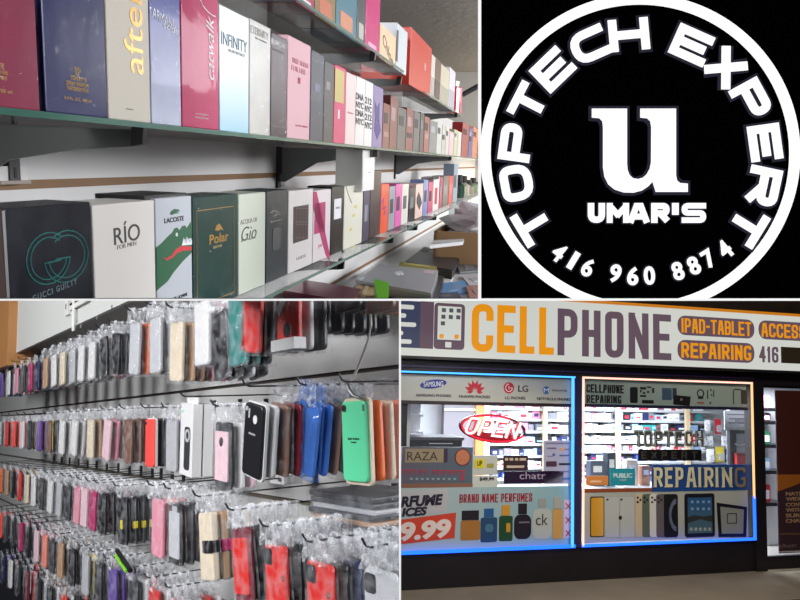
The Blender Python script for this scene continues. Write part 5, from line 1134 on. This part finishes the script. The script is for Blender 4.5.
# ---- case parts, shared by all copies
HOLE = .032
def bag_mesh(seed, w=.106, h=.205, nx=7, nz=11):
    rnd = random.Random(seed); vs = []; fs = []
    for j in range(nz):
        for i in range(nx):
            u, v = i/(nx-1), j/(nz-1); amp = .0035 if v < .78 else .008
            vs.append(((u-.5)*w*(1-.06*rnd.random()), -.012+rnd.uniform(-amp, amp)*(1 if 0 < i < nx-1 else .4)+(.010 if i in (0, nx-1) else 0), .012-(1-v)*h))
    for j in range(nz-1):
        for i in range(nx-1): fs.append((j*nx+i, j*nx+i+1, (j+1)*nx+i+1, (j+1)*nx+i))
    k = len(vs)
    vs += [(-.5*w, .012, .012-h), (.5*w, .012, .012-h), (.5*w, .004, .012), (-.5*w, .004, .012)]
    fs += [(k, k+3, k+2, k+1)]
    fs += [tuple([0, k, k+1, nx-1]+list(range(nx-2, 0, -1)))]
    me = bpy.data.meshes.new('bag'); me.from_pydata(vs, [], fs); me.materials.append(bagm); me.update(); return me
bagm = clear_mat('bag_film', (225,228,232), .09, .12, var=.16, scale=30, bump=1.0)
BAGS = [bag_mesh(s) for s in range(5)]
def header_mesh(seed, w=.082):
    rnd = random.Random(seed+50); vs = []; fs = []; nx, nz = 9, 5
    for j in range(nz):
        for i in range(nx): vs.append((((i/(nx-1))-.5)*w+rnd.uniform(-.002,.002), -.012+rnd.uniform(-.006,.004), -.034+j*.012+rnd.uniform(-.003,.003)))
    for j in range(nz-1):
        for i in range(nx-1): fs.append((j*nx+i, j*nx+i+1, (j+1)*nx+i+1, (j+1)*nx+i))
    me = bpy.data.meshes.new('bag_header'); me.from_pydata(vs, [], fs); me.materials.append(clear_mat('bag_crinkle', (226,229,233), .36, .12, var=.42, scale=60, bump=1.0)); me.update(); return me
HEADS = [header_mesh(s) for s in range(5)]
CW, CH = .088, .155
def body_mesh(w=CW, h=CH, th=.011, r=.011): 
    me = MB().rrect(-w/2, w/2, -HOLE-h, -HOLE, -.004, -.004+th, r, 4, bev=.0035).mesh('shell'); return me
MESHC = {}
def cached(key, fn):
    if key not in MESHC: MESHC[key] = fn()
    return MESHC[key]
COLS = {'black': (26,26,30), 'charcoal': (54,56,60), 'white': (214,214,214), 'clear grey': (176,178,182), 'red': (206,50,46), 'coral': (236,84,76), 'pink': (216,140,158), 'pale pink': (222,188,196), 'magenta': (176,44,100), 'maroon': (110,30,46), 'brown': (118,84,68), 'tan': (176,140,106), 'cream': (214,200,176), 'navy': (36,44,84), 'blue': (64,116,200), 'purple': (96,70,150), 'lilac': (178,150,206), 'mint green': (98,218,164), 'teal': (44,120,116), 'orange': (226,110,60), 'salmon': (226,130,110), 'yellow': (216,196,50), 'silver': (186,188,192), 'rose gold': (206,150,140)}
def cmat(c): return mat('case_'+c.replace(' ','_'), COLS[c], .38, .5)
def shell(c): 
    def f():
        me = body_mesh(); me.materials.append(cmat(c)); return me
    return cached(('shell', c), f)
def cam_patch(c='black', kind=0):
    def f():
        mb = MB()
        if kind == 0: mb.rrect(-CW/2+.006, -CW/2+.022, -HOLE-.034, -HOLE-.007, -.0055, -.0035, .005, 3)
        elif kind == 1: mb.rrect(-CW/2+.006, -CW/2+.036, -HOLE-.038, -HOLE-.007, -.006, -.0035, .006, 3)
        elif kind == 2: mb.rrect(-.018, .018, -HOLE-.022, -HOLE-.006, -.0055, -.0035, .004, 3)
        else: mb.rrect(-CW/2+.008, -CW/2+.018, -HOLE-.018, -HOLE-.008, -.0055, -.0035, .004, 3)
        me = mb.mesh('camera_opening'); me.materials.append(cmat(c)); return me
    return cached(('cam', c, kind), f)
def rod_parts(t_, L_, r=.0022):
    part(t_, 'rod', cached(('rod', round(L_,3)), lambda: MB().tube([(0,L_,0),(0,.012,0),(0,.003,.004),(0,-.004,.016)], r, 6).mesh('rod')), mat('hook_steel', (70,70,74), .3, .5, metal=.7))
    part(t_, 'back_plate', cached(('plate', round(L_,3)), lambda: MB().box(-.012, .012, L_-.006, L_, -.03, .02).mesh('back_plate')), mat('hook_black', (26,26,28), .4))
ROWN = ['top', 'second', 'third', 'fourth', 'bottom']
ITEMS = []   # (distance, function)
def hook(px, z, row, k, front=YFR):
    x = bx(px, z+HOLE, front)
    t_ = thing(BL, 'display_hook', (x, front-.03, z+HOLE+.006), f'steel display hook of the {ROWN[row]} row, {ORD[k]} from the near end', 'hook', 'steel display hooks')
    rod_parts(t_, YWL-front+.03); return x
def case(x, y, z, c, lab, row, tilt=0.0, cam_=None, bag=True, header=True, style='plain', extra=None, lean=0.0):
    def make():
        nm = {'plain': 'phone_case', 'armor': 'phone_case', 'wallet': 'wallet_case', 'carton': 'boxed_accessory'}[style]
        t_ = thing(BL, nm, (x, y, z+HOLE), lab, 'phone case' if style != 'carton' else 'box', f'cases hanging in the {ROWN[row]} row' if extra is None else None, rot=ry(tilt) @ rx(lean))
        rnd = random.randrange(5)
        if style == 'wallet':
            part(t_, 'cover', cached(('wal', c), lambda: mk(MB().rrect(-.04, .04, -HOLE-.155, -HOLE, -.008, .010, .006, 3, bev=.004).mesh('cover'), cmat(c))), None)
            part(t_, 'strap', cached(('strap',), lambda: MB().rrect(-.012, .043, -HOLE-.092, -HOLE-.064, -.011, .013, .004, 2).mesh('strap')), cmat('black') if k_ % 2 else cmat('magenta'), 'contrasting strap') if False else part(t_, 'strap', cached(('strap', c), lambda: mk(MB().rrect(-.012, .043, -HOLE-.092, -HOLE-.064, -.011, .013, .004, 2).mesh('strap'), cmat({'cream': 'black', 'tan': 'magenta'}.get(c, 'charcoal')))), None, 'contrasting strap')
        elif style == 'carton':
            part(t_, 'carton', cached(('cart', c), lambda: mk(MB().rrect(-.045, .045, -HOLE-.165, -HOLE+.02, -.012, .012, .001, 1).mesh('carton'), cmat(c))), None)
            part(t_, 'product_print', cached(('cartp',), lambda: mk(MB().rrect(-.012, .026, -HOLE-.15, -HOLE-.04, -.0135, -.012, .01, 3).mesh('print'), cmat('charcoal'))), None)
        else:
            part(t_, 'shell', shell(c))
            if style == 'armor': part(t_, 'inner_panel', cached(('arm', extra), lambda: mk(MB().rrect(-CW/2+.006, CW/2-.006, -HOLE-CH+.018, -HOLE-.022, -.0065, -.004, .004, 3).mesh('inner_panel'), cmat(extra))), None, 'lighter inner panel')
            if cam_ is not None: part(t_, 'camera_opening', cam_patch('black' if c != 'black' else 'clear grey', cam_))
        if bag: part(t_, 'bag', BAGS[rnd])
        if header: part(t_, 'bag_header', HEADS[rnd])
        return t_
    p_ = BL.M @ Vector((x, y, z))
    ITEMS.append((p_.length*(.6 if extra else 1), make, (x, y, z, c, tilt, bag, row)))
STACKW = ['black']*6+['charcoal']*3+['white']*3+['clear grey']*4+['brown','pink','pale pink','maroon','red','navy','cream','silver','tan','purple']
def stack(px, ztop, row, k, front_c, tilt=0.0, n=6, cols=None, front=YFR, cam_=0, bag=True, dy=None, style='plain', extra=None, lab=None, fixed_header=True):
    x = hook(px, ztop, row, k, front)
    dy = dy or min(.029, (YWL-front-.03)/n)
    for i in range(n):
        c = front_c if i == 0 else (cols[(i-1) % len(cols)] if cols else random.choice(STACKW))
        if i == 0 and lab: L_ = lab
        else: L_ = f'{c} phone case, {ORD[i]} back on {ORD[k]} hook from near end, {ROWN[row]} row'
        if i == 0 and not lab: L_ = f'{c} phone case in front on {ORD[k]} hook from near end, {ROWN[row]} row'
        st = style if (i == 0 or style in ('wallet', 'carton')) else 'plain'
        case(x+random.uniform(-.004,.004), front+i*dy, ztop, c, L_, row, tilt+random.uniform(-.03,.03), cam_ if i == 0 else None, bag if i == 0 else (i % 2 == 0 or bag), fixed_header, st, extra if (i == 0 and (lab or extra)) else None)
    return x
def zt_(px, py, y=YFR): return BL.at_y(px, py, y).z
K = [0]*5
def nk(r): K[r] += 1; return K[r]-1
# second row, from the near end
stack(354, zt_(357,401), 1, nk(1), 'mint green', 0, 7, ['orange','cream','salmon','pink','maroon','clear grey'], bag=False, cam_=3, lab='mint green phone case in front of an orange one', extra='x', fixed_header=False)
stack(311, zt_(320,402), 1, nk(1), 'blue', .22, 6, ['blue','brown','teal','charcoal','maroon','black'], cam_=3, lab='tilted bright blue phone case in a clear bag', extra='x', bag=False)
stack(286, zt_(286,410), 1, nk(1), 'charcoal', .05, 5, ['navy','brown','purple','brown'], front=YFR+.12, cam_=None)
stack(257, zt_(258,404,.70), 1, nk(1), 'black', .14, 5, ['white','brown','maroon','navy'], bag=False, cam_=3, front=.70, lab='glossy black phone case with a round sticker, leaning slightly', extra='x', fixed_header=False)
stack(224, zt_(223,422,.72), 1, nk(1), 'charcoal', .03, 3, ['white','pale pink'], style='armor', extra='pale pink', cam_=None, front=.72, lab='pale pink and grey armoured phone case in a white bag')
stack(192, zt_(193,411,.72), 1, nk(1), 'white', .05, 2, ['white'], style='carton', bag=False, cam_=None, front=.72, extra='x', lab='white boxed phone holder hanging beside the pink armoured case', fixed_header=False)
stack(172, zt_(172,420), 1, nk(1), 'clear grey', .03, 4, ['lilac','pink','tan'], cam_=None)
stack(150.5, zt_(150,419), 1, nk(1), 'coral', 0, 6, ['charcoal','navy','cream','black','brown'], bag=False, cam_=3, lab='bright coral phone case in front of thin dark ones', extra='x', fixed_header=False)
for px_, c, tl_, cs in ((129,'brown',.03,['brown','maroon','tan','brown','red']), (109,'pale pink',.2,['pink','clear grey','maroon','pale pink','black']), (91,'cream',.02,['tan','black','charcoal','clear grey','black']), (76,'white',.18,['white','red','maroon','white','black']), (63,'white',.12,['white','clear grey','navy','black','white']),
                         (50,'brown',.02,['charcoal','yellow','brown','purple','black']), (40,'purple',.02,['purple','yellow','brown','black','purple']), (30,'charcoal',.0,['brown','maroon','black','black','tan']), (22.5,'white',.03,['white','clear grey','brown','white','black']), (14,'coral',-.06,['coral','red','black','red','coral']), (7,'red',-.03,['coral','red','black','maroon','red']), (0,'clear grey',0,['white','black','clear grey','maroon','white'])):
    stack(px_, zt_(px_, 419-(px_-130)*.02), 1, nk(1), c, tl_, 5, cs, cam_=None)
# top row
T = .275
for px_, pyt, c, tl_, n, cs, kw in (
    (378, 232, 'brown', 0, 7, ['tan','orange','black','maroon','brown','black'], {}), (346, 236, 'black', 0, 7, ['charcoal','tan','yellow','black','brown','navy'], {}),
    (318, 262, 'charcoal', 0, 6, ['charcoal','black','charcoal','black'], {}), 
    (287, 272, 'red', .0, 3, ['white','charcoal'], dict(lab='large red case pack with a round dark seal in the top row', extra='x', bag=True)),
    (254, 280, 'red', .08, 4, ['charcoal','pink','maroon'], dict(lab='rose red phone case hanging above the mint green one, slightly leaning', extra='x')),
    (236, 296, 'teal', -.03, 3, ['teal','charcoal'], {}), (218, 313, 'black', -.12, 4, ['charcoal','white','black'], dict(lab='black phone case in shiny wrap beside a white one, top row', extra='x')),
    (202, 302, 'white', .0, 4, ['maroon','pink','white'], dict(lab='plain white phone case left of the shiny black one, top row', extra='x')),
    (178, 322, 'cream', .08, 5, ['tan','brown','maroon','magenta'], {}), (156, 318, 'silver', 0, 5, ['clear grey','silver','white','cream'], {}), (136, 323, 'silver', .08, 5, ['orange','yellow','brown','charcoal'], dict(lab='iridescent silver phone case in a bulky clear bag, top row', extra='x'))):
    fy = .68 if px_ < 300 else .8; stack(px_, zt_(px_, pyt, fy), 0, nk(0), c, tl_, n, cs, cam_=None, front=fy, **kw)
for px_, c, cs in ((117,'black',['charcoal','black','maroon','navy']), (104,'black',['tan','pink','charcoal','black']), (93,'white',['clear grey','black','tan','pink']), (82,'white',['white','clear grey','black','black']), (73,'clear grey',['white','black','brown','black']), (63,'cream',['white','clear grey','charcoal','maroon']), (54,'white',['cream','white','maroon','black']), (46,'tan',['cream','maroon','magenta','pink']), (38,'navy',['teal','blue','cream','black']),
                   (31,'magenta',['pink','magenta','navy','navy']), (24,'charcoal',['black','charcoal','teal','black']), (17,'pink',['magenta','pink','cream','maroon']), (9,'white',['clear grey','teal','white','pink']), (2,'purple',['white','navy','purple','black'])):
    stack(px_, zt_(px_, 374-(px_)*.35), 0, nk(0), c, random.uniform(-.08,.1), 5, cs, cam_=None)
# third row
for px_, pyt, c, tl_, n, cs, kw in (
    (380, 570, 'silver', .02, 7, ['charcoal','navy','black','navy','white','charcoal'], dict(cam_=1, lab='grey phone case with dark square camera window, near end of third row', extra='x')),
    (319, 562, 'red', .02, 7, ['black','navy','charcoal','black','navy','black'], dict(cam_=1, lab='nearer bright red phone case with a black camera square, third row', extra='x')),
    (275, 545, 'red', -.05, 6, ['black','charcoal','maroon','black','charcoal'], dict(cam_=1, lab='bright red phone case with a black camera square, left of its twin', extra='x')),
    (240, 527, 'maroon', -.12, 5, ['black','charcoal','clear grey','black'], dict(cam_=None, style='armor', extra='red', lab='red and black armoured phone case leaning in a clear bag, third row')),
    (206, 512, 'cream', -.1, 4, ['tan','silver','cream'], dict(style='wallet', cam_=None)),
    (176, 503, 'black', 0, 4, ['charcoal','charcoal','clear grey'], dict(style='armor', extra='silver', cam_=2, lab='silver white and black armoured phone case, third row')),
    (159, 499, 'pink', 0, 3, ['salmon','red'], {}), (123, 497, 'black', -.03, 7, ['black','charcoal','black','black','charcoal','black'], dict(lab='black phone case with a yellow band at the front of a dark bundle', extra='x'))):
    kw.setdefault('cam_', None); fy = .70 if px_ > 150 else .76; stack(px_, zt_(px_, pyt, fy), 2, nk(2), c, tl_, n, cs, front=fy, **kw)
for px_, c, cs in ((103,'black',['black','charcoal','maroon','black']), (94,'magenta',['maroon','black','black','pink']), (85,'pale pink',['pink','pink','magenta','charcoal']), (78,'pink',['pink','maroon','pale pink','black']), (69,'charcoal',['charcoal','black','clear grey','black']), (60,'clear grey',['black','charcoal','clear grey','black']), (51,'white',['white','clear grey','black','navy']), (42,'charcoal',['white','black','charcoal','clear grey']), (34,'white',['white','white','clear grey','charcoal']), (27,'cream',['white','clear grey','white','black']),
                   (20,'red',['black','brown','yellow','black']), (13,'black',['red','maroon','yellow','tan']), (7,'tan',['brown','red','black','black']), (1,'orange',['brown','maroon','black','tan'])):
    stack(px_, zt_(px_, 468+(px_)*.24), 2, nk(2), c, random.choice((0,0,.08,-.05,.14)), 5, cs, cam_=None)
# fourth row (bagged, its tops crinkled)
for px_, c, cs in ((176,'red',['white','clear grey','red','white']), (155,'red',['white','clear grey','white','white']), (134,'charcoal',['white','red','black','clear grey']), (113,'purple',['purple','lilac','black','white']), (99,'charcoal',['black','brown','charcoal','black']), (86,'clear grey',['yellow','black','charcoal','white']), (72,'black',['black','charcoal','black','black']), (61,'tan',['brown','cream','black','tan']), (53,'charcoal',['charcoal','black','black','charcoal']), (45,'salmon',['pink','salmon','charcoal','tan']),
                   (37,'pale pink',['pink','tan','pink','salmon']), (29,'black',['black','charcoal','black','pink']), (21,'magenta',['pink','black','magenta','black']), (14,'charcoal',['black','clear grey','charcoal','white']), (7,'charcoal',['clear grey','charcoal','black','red']), (1,'coral',['red','red','black','charcoal'])):
    stack(px_, zt_(px_, 512+(px_)*.50), 3, nk(3), c, random.uniform(-.05,.05), 5, cs, cam_=None)
for px_, c, cs in ((64,'red',['white','black','red','charcoal']), (50,'black',['white','tan','black','charcoal']), (38,'charcoal',['clear grey','brown','tan','white']), (28,'maroon',['red','charcoal','white','black']), (19,'charcoal',['black','clear grey','red','maroon']), (11,'white',['maroon','black','navy','clear grey']), (4,'navy',['purple','navy','charcoal','black'])):
    stack(px_, zt_(px_, 553+(px_)*.66), 4, nk(4), c, random.uniform(-.1,.1), 5, cs, cam_=None)

ITEMS.sort(key=lambda t_: t_[0])
cnt = 0; rest = []
def inview(t_):
    x, y, z = t_[2][:3]; p_ = BL.proj((x, y, z-.08)); return -8 < p_[0] < 404 and p_[1]-50 < 606
ITEMS = [t_ for t_ in ITEMS if inview(t_)]
for i, (d_, mkf, sp_) in enumerate(ITEMS):
    if i < 285: mkf()
    else: rest.append(sp_)
print('CASES', len(ITEMS), 'rest', len(rest))
far = MB(); mats_ = []; fmi = []
for x, y, z, c, tilt, bag, row in rest:
    k = len(far.f); far.rrect(x-CW/2, x+CW/2, z-CH, z, y-.004, y+.007, .008, 1, bev=.003)
    if c not in mats_: mats_.append(c)
    fmi += [mats_.index(c)]*(len(far.f)-k)
    # crinkled bag top and skin of each far case
    k = len(far.f); w = .044
    far.add([(x-w, y-.008, z+.03), (x-w*.4, y-.016, z+.034), (x+w*.3, y-.006, z+.03), (x+w, y-.012, z+.033), (x-w, y-.012, z-.004), (x-w*.4, y-.006, z-.006), (x+w*.3, y-.015, z-.002), (x+w, y-.006, z-.006), (x-w, y-.010, z-.16), (x+w, y-.010, z-.16)], [(4,5,1,0),(5,6,2,1),(6,7,3,2),(8,9,7,6,5,4)])
    fmi += [-1, -1, -1, -2]
me = far.mesh('far cases'); 
for c in mats_: me.materials.append(cmat(c))
me.materials.append(clear_mat('bag_crinkle', (226,229,233), .36, .12, var=.42, scale=60, bump=1.0)); me.materials.append(bagm)
n_ = len(mats_)
for p_, i in zip(me.polygons, fmi): p_.material_index = i if i >= 0 else (n_ if i == -1 else n_+1)
o = bpy.data.objects.new('bagged_phone_cases', me); COL.objects.link(o); o.matrix_world = BL.M4; CREATED.append((o, 'bl')); PANEL[o] = 'bl'
props(o, 'dense mass of small bagged phone cases at the far end of the wall', 'phone cases', None, 'stuff')

# ---- marks on the nearest cases
def near_mark(lab_start, fn):
    for o_, p_ in list(CREATED):
        if o_.get('label', '').startswith(lab_start): fn(o_); return
def dress_mint(o_):
    part(o_, 'lens_ring', MB().ring(-CW/2+.013, -HOLE-.013, .007, .0045, -.0065, -.004, 16), cmat('charcoal')); part(o_, 'side_buttons', MB().box(CW/2-.006, CW/2-.003, -.0062, -.003, -HOLE-.02, -HOLE-.008), cmat('black'))
    part(o_, 'small_lettering', text_mesh('SOFT TOUCH', -.02, .02, -HOLE-.075, -HOLE-.071, -.0048, -.004, bold=.02), cmat('black')); part(o_, 'small_lettering', text_mesh('COVER', -.01, .01, -HOLE-.081, -HOLE-.078, -.0048, -.004, bold=.02), cmat('black'))
    part(o_, 'hanger_edge', MB().rrect(-CW/2-.004, CW/2+.006, -HOLE-CH-.006, -HOLE+.006, .004, .010, .012, 4), cmat('cream'), 'cream backing edge')
near_mark('mint green phone case', dress_mint)
def dress_black(o_):
    part(o_, 'round_sticker', MB().disc(.012, -HOLE-.032, .0095, -.005, -.004, 20), cmat('white'), 'round white sticker'); part(o_, 'side_slot', MB().rrect(-.022, -.016, -HOLE-.032, -HOLE-.012, -.005, -.004, .002, 2), cmat('silver')); part(o_, 'small_lettering', text_mesh('SILICONE', -.016, .016, -HOLE-.066, -HOLE-.062, -.0048, -.004, bold=.02), cmat('silver'))
    part(o_, 'backing_edge', MB().rrect(-CW/2-.004, CW/2+.004, -HOLE-CH-.005, -HOLE+.004, .004, .010, .012, 4), cmat('white'), 'white backing edge')
near_mark('glossy black phone case', dress_black)
near_mark('tilted bright blue', lambda o_: (part(o_, 'lens_slot', MB().rrect(-.008, .006, -HOLE-.012, -HOLE-.006, -.005, -.004, .002, 2), cmat('charcoal')), part(o_, 'loose_film', bag_mesh(9), clear_mat('blue_film', (90,140,220), .3, .1, .15, 30, .8))))
near_mark('pale pink and grey', lambda o_: part(o_, 'round_opening', MB().disc(.0, -HOLE-.046, .011, -.0075, -.006, 20), cmat('charcoal')))
near_mark('white boxed phone', lambda o_: (part(o_, 'hanger_tab', MB().rrect(-.034, .045, -HOLE+.02, -HOLE+.036, -.001, .002, .002, 2), cmat('white')), part(o_, 'green_tag', MB().box(-.036, -.026, -.0132, -.012, -HOLE-.004, -HOLE+.002), cmat('mint green')), part(o_, 'ring_print', MB().ring(.012, -HOLE-.062, .017, .010, -.015, -.0135, 20), cmat('clear grey'))))
near_mark('bright coral', lambda o_: part(o_, 'rim', MB().rrect(-CW/2-.002, CW/2+.003, -HOLE-CH-.004, -HOLE+.003, .003, .009, .012, 4), cmat('white')))
near_mark('black phone case with a yellow', lambda o_: (part(o_, 'yellow_band', MB().rrect(-.014, .012, -HOLE-.104, -HOLE-.076, -.0058, -.004, .003, 2), cmat('yellow'), 'yellow label'),))
for o_, p_ in list(CREATED):
    L_ = o_.get('label', '')
    if 'eighth hook from near end, third row' in L_: part(o_, 'yellow_band', MB().rrect(CW/2-.02, CW/2+.001, -HOLE-.104, -HOLE-.08, -.0058, .006, .003, 2), cmat('yellow'), 'yellow label')
near_mark('large red case pack', lambda o_: (part(o_, 'base_strip', MB().box(-.046, .05, -.016, .01, -HOLE-.155, -HOLE-.133), cmat('white'), 'white pack base'), part(o_, 'round_seal', MB().disc(.026, -HOLE-.118, .0145, -.018, -.0165, 20), cmat('charcoal'), 'round dark seal'), part(o_, 'white_patch', MB().prism([(-.04,-HOLE-.07),(.012,-HOLE-.03),(.014,-HOLE-.045),(-.028,-HOLE-.085)], -.0075, -.005), cmat('white'))))
near_mark('nearer bright red', lambda o_: part(o_, 'side_button', MB().ring(CW/2-.008, -HOLE-.05, .0055, .004, -.0052, -.004, 8), cmat('black')))
near_mark('bright red phone case', lambda o_: part(o_, 'side_button', MB().ring(CW/2-.008, -HOLE-.06, .0055, .004, -.0052, -.004, 8), cmat('black')))
# stack of dark pouches lying behind the third row
zs = BL.at_y(365, 536, YWL-.14).z; xs_ = BL.at_y(398, 520, YWL-.16).x
for k, (c, off) in enumerate((('black',0),('navy',.01),('black',-.012),('charcoal',.006),('tan',0),('charcoal',-.01),('clear grey',.008),('charcoal',.0),('black',-.006))):
    t_ = thing(BL, 'flat_pouch', (xs_-.09+off, YWL-.25+.1*off, zs+k*.0125), f'{c} flat pouch, {ORD[k]} from the base of the lying stack', 'pouch', 'pouches lying in a stack')
    part(t_, 'pouch', MB().rrect(-.13, .13, 0, .0105, 0, .17, .004, 3, bev=.002), cmat(c)); part(t_, 'sleeve', MB().box(-.134, .134, -.004, .172, -.0005, .0115), clear_mat('sleeve_film', (210,214,220), .16, .1, .1, 30, .6))
t_ = thing(BL, 'small_ledge', (xs_-.09, YWL-.26, zs-.012), 'thin dark ledge carrying the lying stack of pouches', 'ledge'); part(t_, 'plate', MB().box(-.15, .15, 0, .26, 0, .0115), cmat('charcoal')); part(t_, 'lip', MB().box(-.15, .15, -.004, 0, 0, .016), cmat('black'))
# green and black stick lying on the fourth row
qg = BL.at_y(127, 563, YFR-.02); t_ = thing(BL, 'selfie_stick', (qg.x, YFR-.03, qg.z), 'black and lime green stick lying on the crinkled bags', 'stick', rot=ry(.28))
part(t_, 'grip', MB().tube([(-.085,0,.008),(.075,0,.008)], .008, 10), cmat('black')); part(t_, 'lime_sleeve', MB().box(-.07, .06, -.012, .004, -.004, .005), mat('lime', (130,214,50), .4), 'lime green sleeve'); part(t_, 'lime_button', MB().box(-.02, .012, -.014, -.011, -.002, .009), mat('lime', (130,214,50), .4))
# white cable hanging across the top of the wall, pouch ring
pts = [BL.at_y(px_, py_, YFR+.02) for px_, py_ in ((369,296),(370,310),(371,325),(368.5,340),(364,352),(359,365),(354,376),(350.5,383))]
o_ = solo(BL, 'white_cable', pts[-1], MB().tube([p_-pts[-1] for p_ in pts], .0026, 8), mat('cable_white', (206,206,200), .5), 'thin white cable hanging down to the hook of the mint green case', 'cable')
pts = [BL.at_y(px_, py_, YFR-.01) for px_, py_ in ((348,386),(350,391),(354,396),(360,398))]
solo(BL, 'bent_hook', pts[-1], MB().tube([p_-pts[-1] for p_ in pts], [.006,.005,.004,.003], 8), mat('hook_grey', (110,112,112), .4, .5, metal=.5), 'bent grey hook end where the white cable ends', 'hook')
# small loose boxes under the hanging rows
for px_, py_, c, lb in ((277,484,'white','small white box under the blue tilted case'), (246,478,'tan','small tan packet low behind the black leaning case')):
    q = BL.at_y(px_, py_, YWL-.12); t_ = thing(BL, 'small_box', (q.x, YWL-.12, q.z), lb, 'box'); part(t_, 'carton', MB().rrect(-.045, .045, 0, .026, 0, .06, .002, 2), cmat(c)); part(t_, 'print', MB().box(.01, .03, -.0015, 0, .008, .018), cmat('charcoal'))
light('unseen_wall_light', aim((-1.7, -.5, 1.15), (-.6, 1.5, -.3)), 2.2, 1.2, 112, (252,252,255))
light('unseen_wall_light', aim((-3.4, 1.4, 1.3), (-1.8, 3.2, -.3)), 2.4, 1.2, 200, (252,252,255))
light('unseen_wall_light', aim((-.9, -1.0, .5), (-.1, 1.2, -.3)), 1.0, .8, 20, (252,252,255))  # added fill for the dark near end of the case wall
# ================================================================== trim everything to its own bay, camera, world
bpy.context.view_layer.update()
def clip_world(o, n, keep_pos):
    """cut the mesh of o by a plane through the origin; False when nothing is left"""
    Mw = o.matrix_world
    ds = [(Mw @ Vector(c)).dot(n)*(1 if keep_pos else -1) for c in o.bound_box]
    if min(ds) >= -1e-6: return True
    if max(ds) <= 1e-6: return False
    if o.data.users > 1: o.data = o.data.copy()
    bm = bmesh.new(); bm.from_mesh(o.data)
    Mi = Mw.inverted(); nl = (Mw.to_3x3().transposed() @ n).normalized(); co = Mi @ Vector((0,0,0))
    if not keep_pos: nl = -nl
    r = bmesh.ops.bisect_plane(bm, geom=bm.verts[:]+bm.edges[:]+bm.faces[:], dist=1e-7, plane_co=co, plane_no=nl, clear_inner=True)
    ed = [e for e in r['geom_cut'] if isinstance(e, bmesh.types.BMEdge)]
    if ed and 'bag' not in o.name and 'sleeve' not in o.name:
        try: bmesh.ops.holes_fill(bm, edges=ed, sides=0)
        except Exception: pass
    n_left = len(bm.verts); bm.to_mesh(o.data); bm.free(); o.data.update()
    return n_left > 2
def plane_row(py): return Vector((0, (py-300)/FPX, 1)).normalized()      # positive side = above that row
def plane_col(px): return Vector((1, -(px-400)/FPX, 0)).normalized()     # positive side = right of that column
CUTS = {'tl': [(plane_row(298.0), True), (plane_col(760), False)], 'bl': [(plane_row(300.9), False), (plane_col(399.0), False)],
        'br': [(plane_row(299.9), False), (plane_col(400.9), True), (plane_col(860), False)], 'logo': [], 'ring': [(plane_row(298.4), True)]}
dead = set()
for o, pan in list(CREATED):
    if o.type != 'MESH': continue
    for n, k in CUTS.get(pan or 'logo', []):
        if not clip_world(o, n, k): dead.add(o.name); break
def off_frame(o):
    """wholly outside the picture (mesh things that nobody can see)"""
    ps = []
    for c in o.bound_box:
        w = o.matrix_world @ Vector(c)
        if w.y < .02: return False
        ps.append((400+FPX*w.x/w.y, 300-FPX*w.z/w.y))
    return max(p[0] for p in ps) < -6 or min(p[0] for p in ps) > 806 or max(p[1] for p in ps) < -6 or min(p[1] for p in ps) > 606
kids = {}
for o, pan in CREATED:
    if o.parent: kids.setdefault(o.parent.name, []).append(o)
for o, pan in CREATED:
    if o.type == 'MESH' and o.get('kind') != 'structure' and o.name not in dead and pan in ('tl', 'bl') and off_frame(o): dead.add(o.name)
def doomed(o):
    ks = [k for k in kids.get(o.name, [])]
    alive = [k for k in ks if not doomed(k)]
    if o.type == 'EMPTY': return not alive
    return o.name in dead and not alive
# an emptied parent takes its children along
gone = [o for o, p in CREATED if doomed(o) or (o.name in dead)]
names = {o.name for o in gone}
def sub(o):
    for k in kids.get(o.name, []):
        names.add(k.name); sub(k)
for o in list(gone):
    if o.type == 'MESH' and o.parent is not None: sub(o)
    elif o.type == 'MESH': sub(o)
for o, p in list(CREATED):
    if o.name in names: bpy.data.objects.remove(o)

cam = bpy.data.cameras.new('camera'); cam.sensor_width = 36; cam.lens = 36*FPX/800; cam.clip_start = .02; cam.clip_end = 200
co = bpy.data.objects.new('camera', cam); COL.objects.link(co); co.rotation_euler = (math.pi/2, 0, 0); SC.camera = co
wd = bpy.data.worlds.new('night'); SC.world = wd; wd.use_nodes = True
wd.node_tree.nodes['Background'].inputs[0].default_value = (.55, .58, .7, 1); wd.node_tree.nodes['Background'].inputs[1].default_value = .02
SC.view_settings.view_transform = 'Standard'; SC.view_settings.look = 'None'; SC.view_settings.gamma = 1; SC.view_settings.use_curve_mapping = False
SC.view_settings.exposure = 0
SC.cycles.transparent_max_bounces = 32; SC.cycles.max_bounces = 6; SC.cycles.use_denoising = True
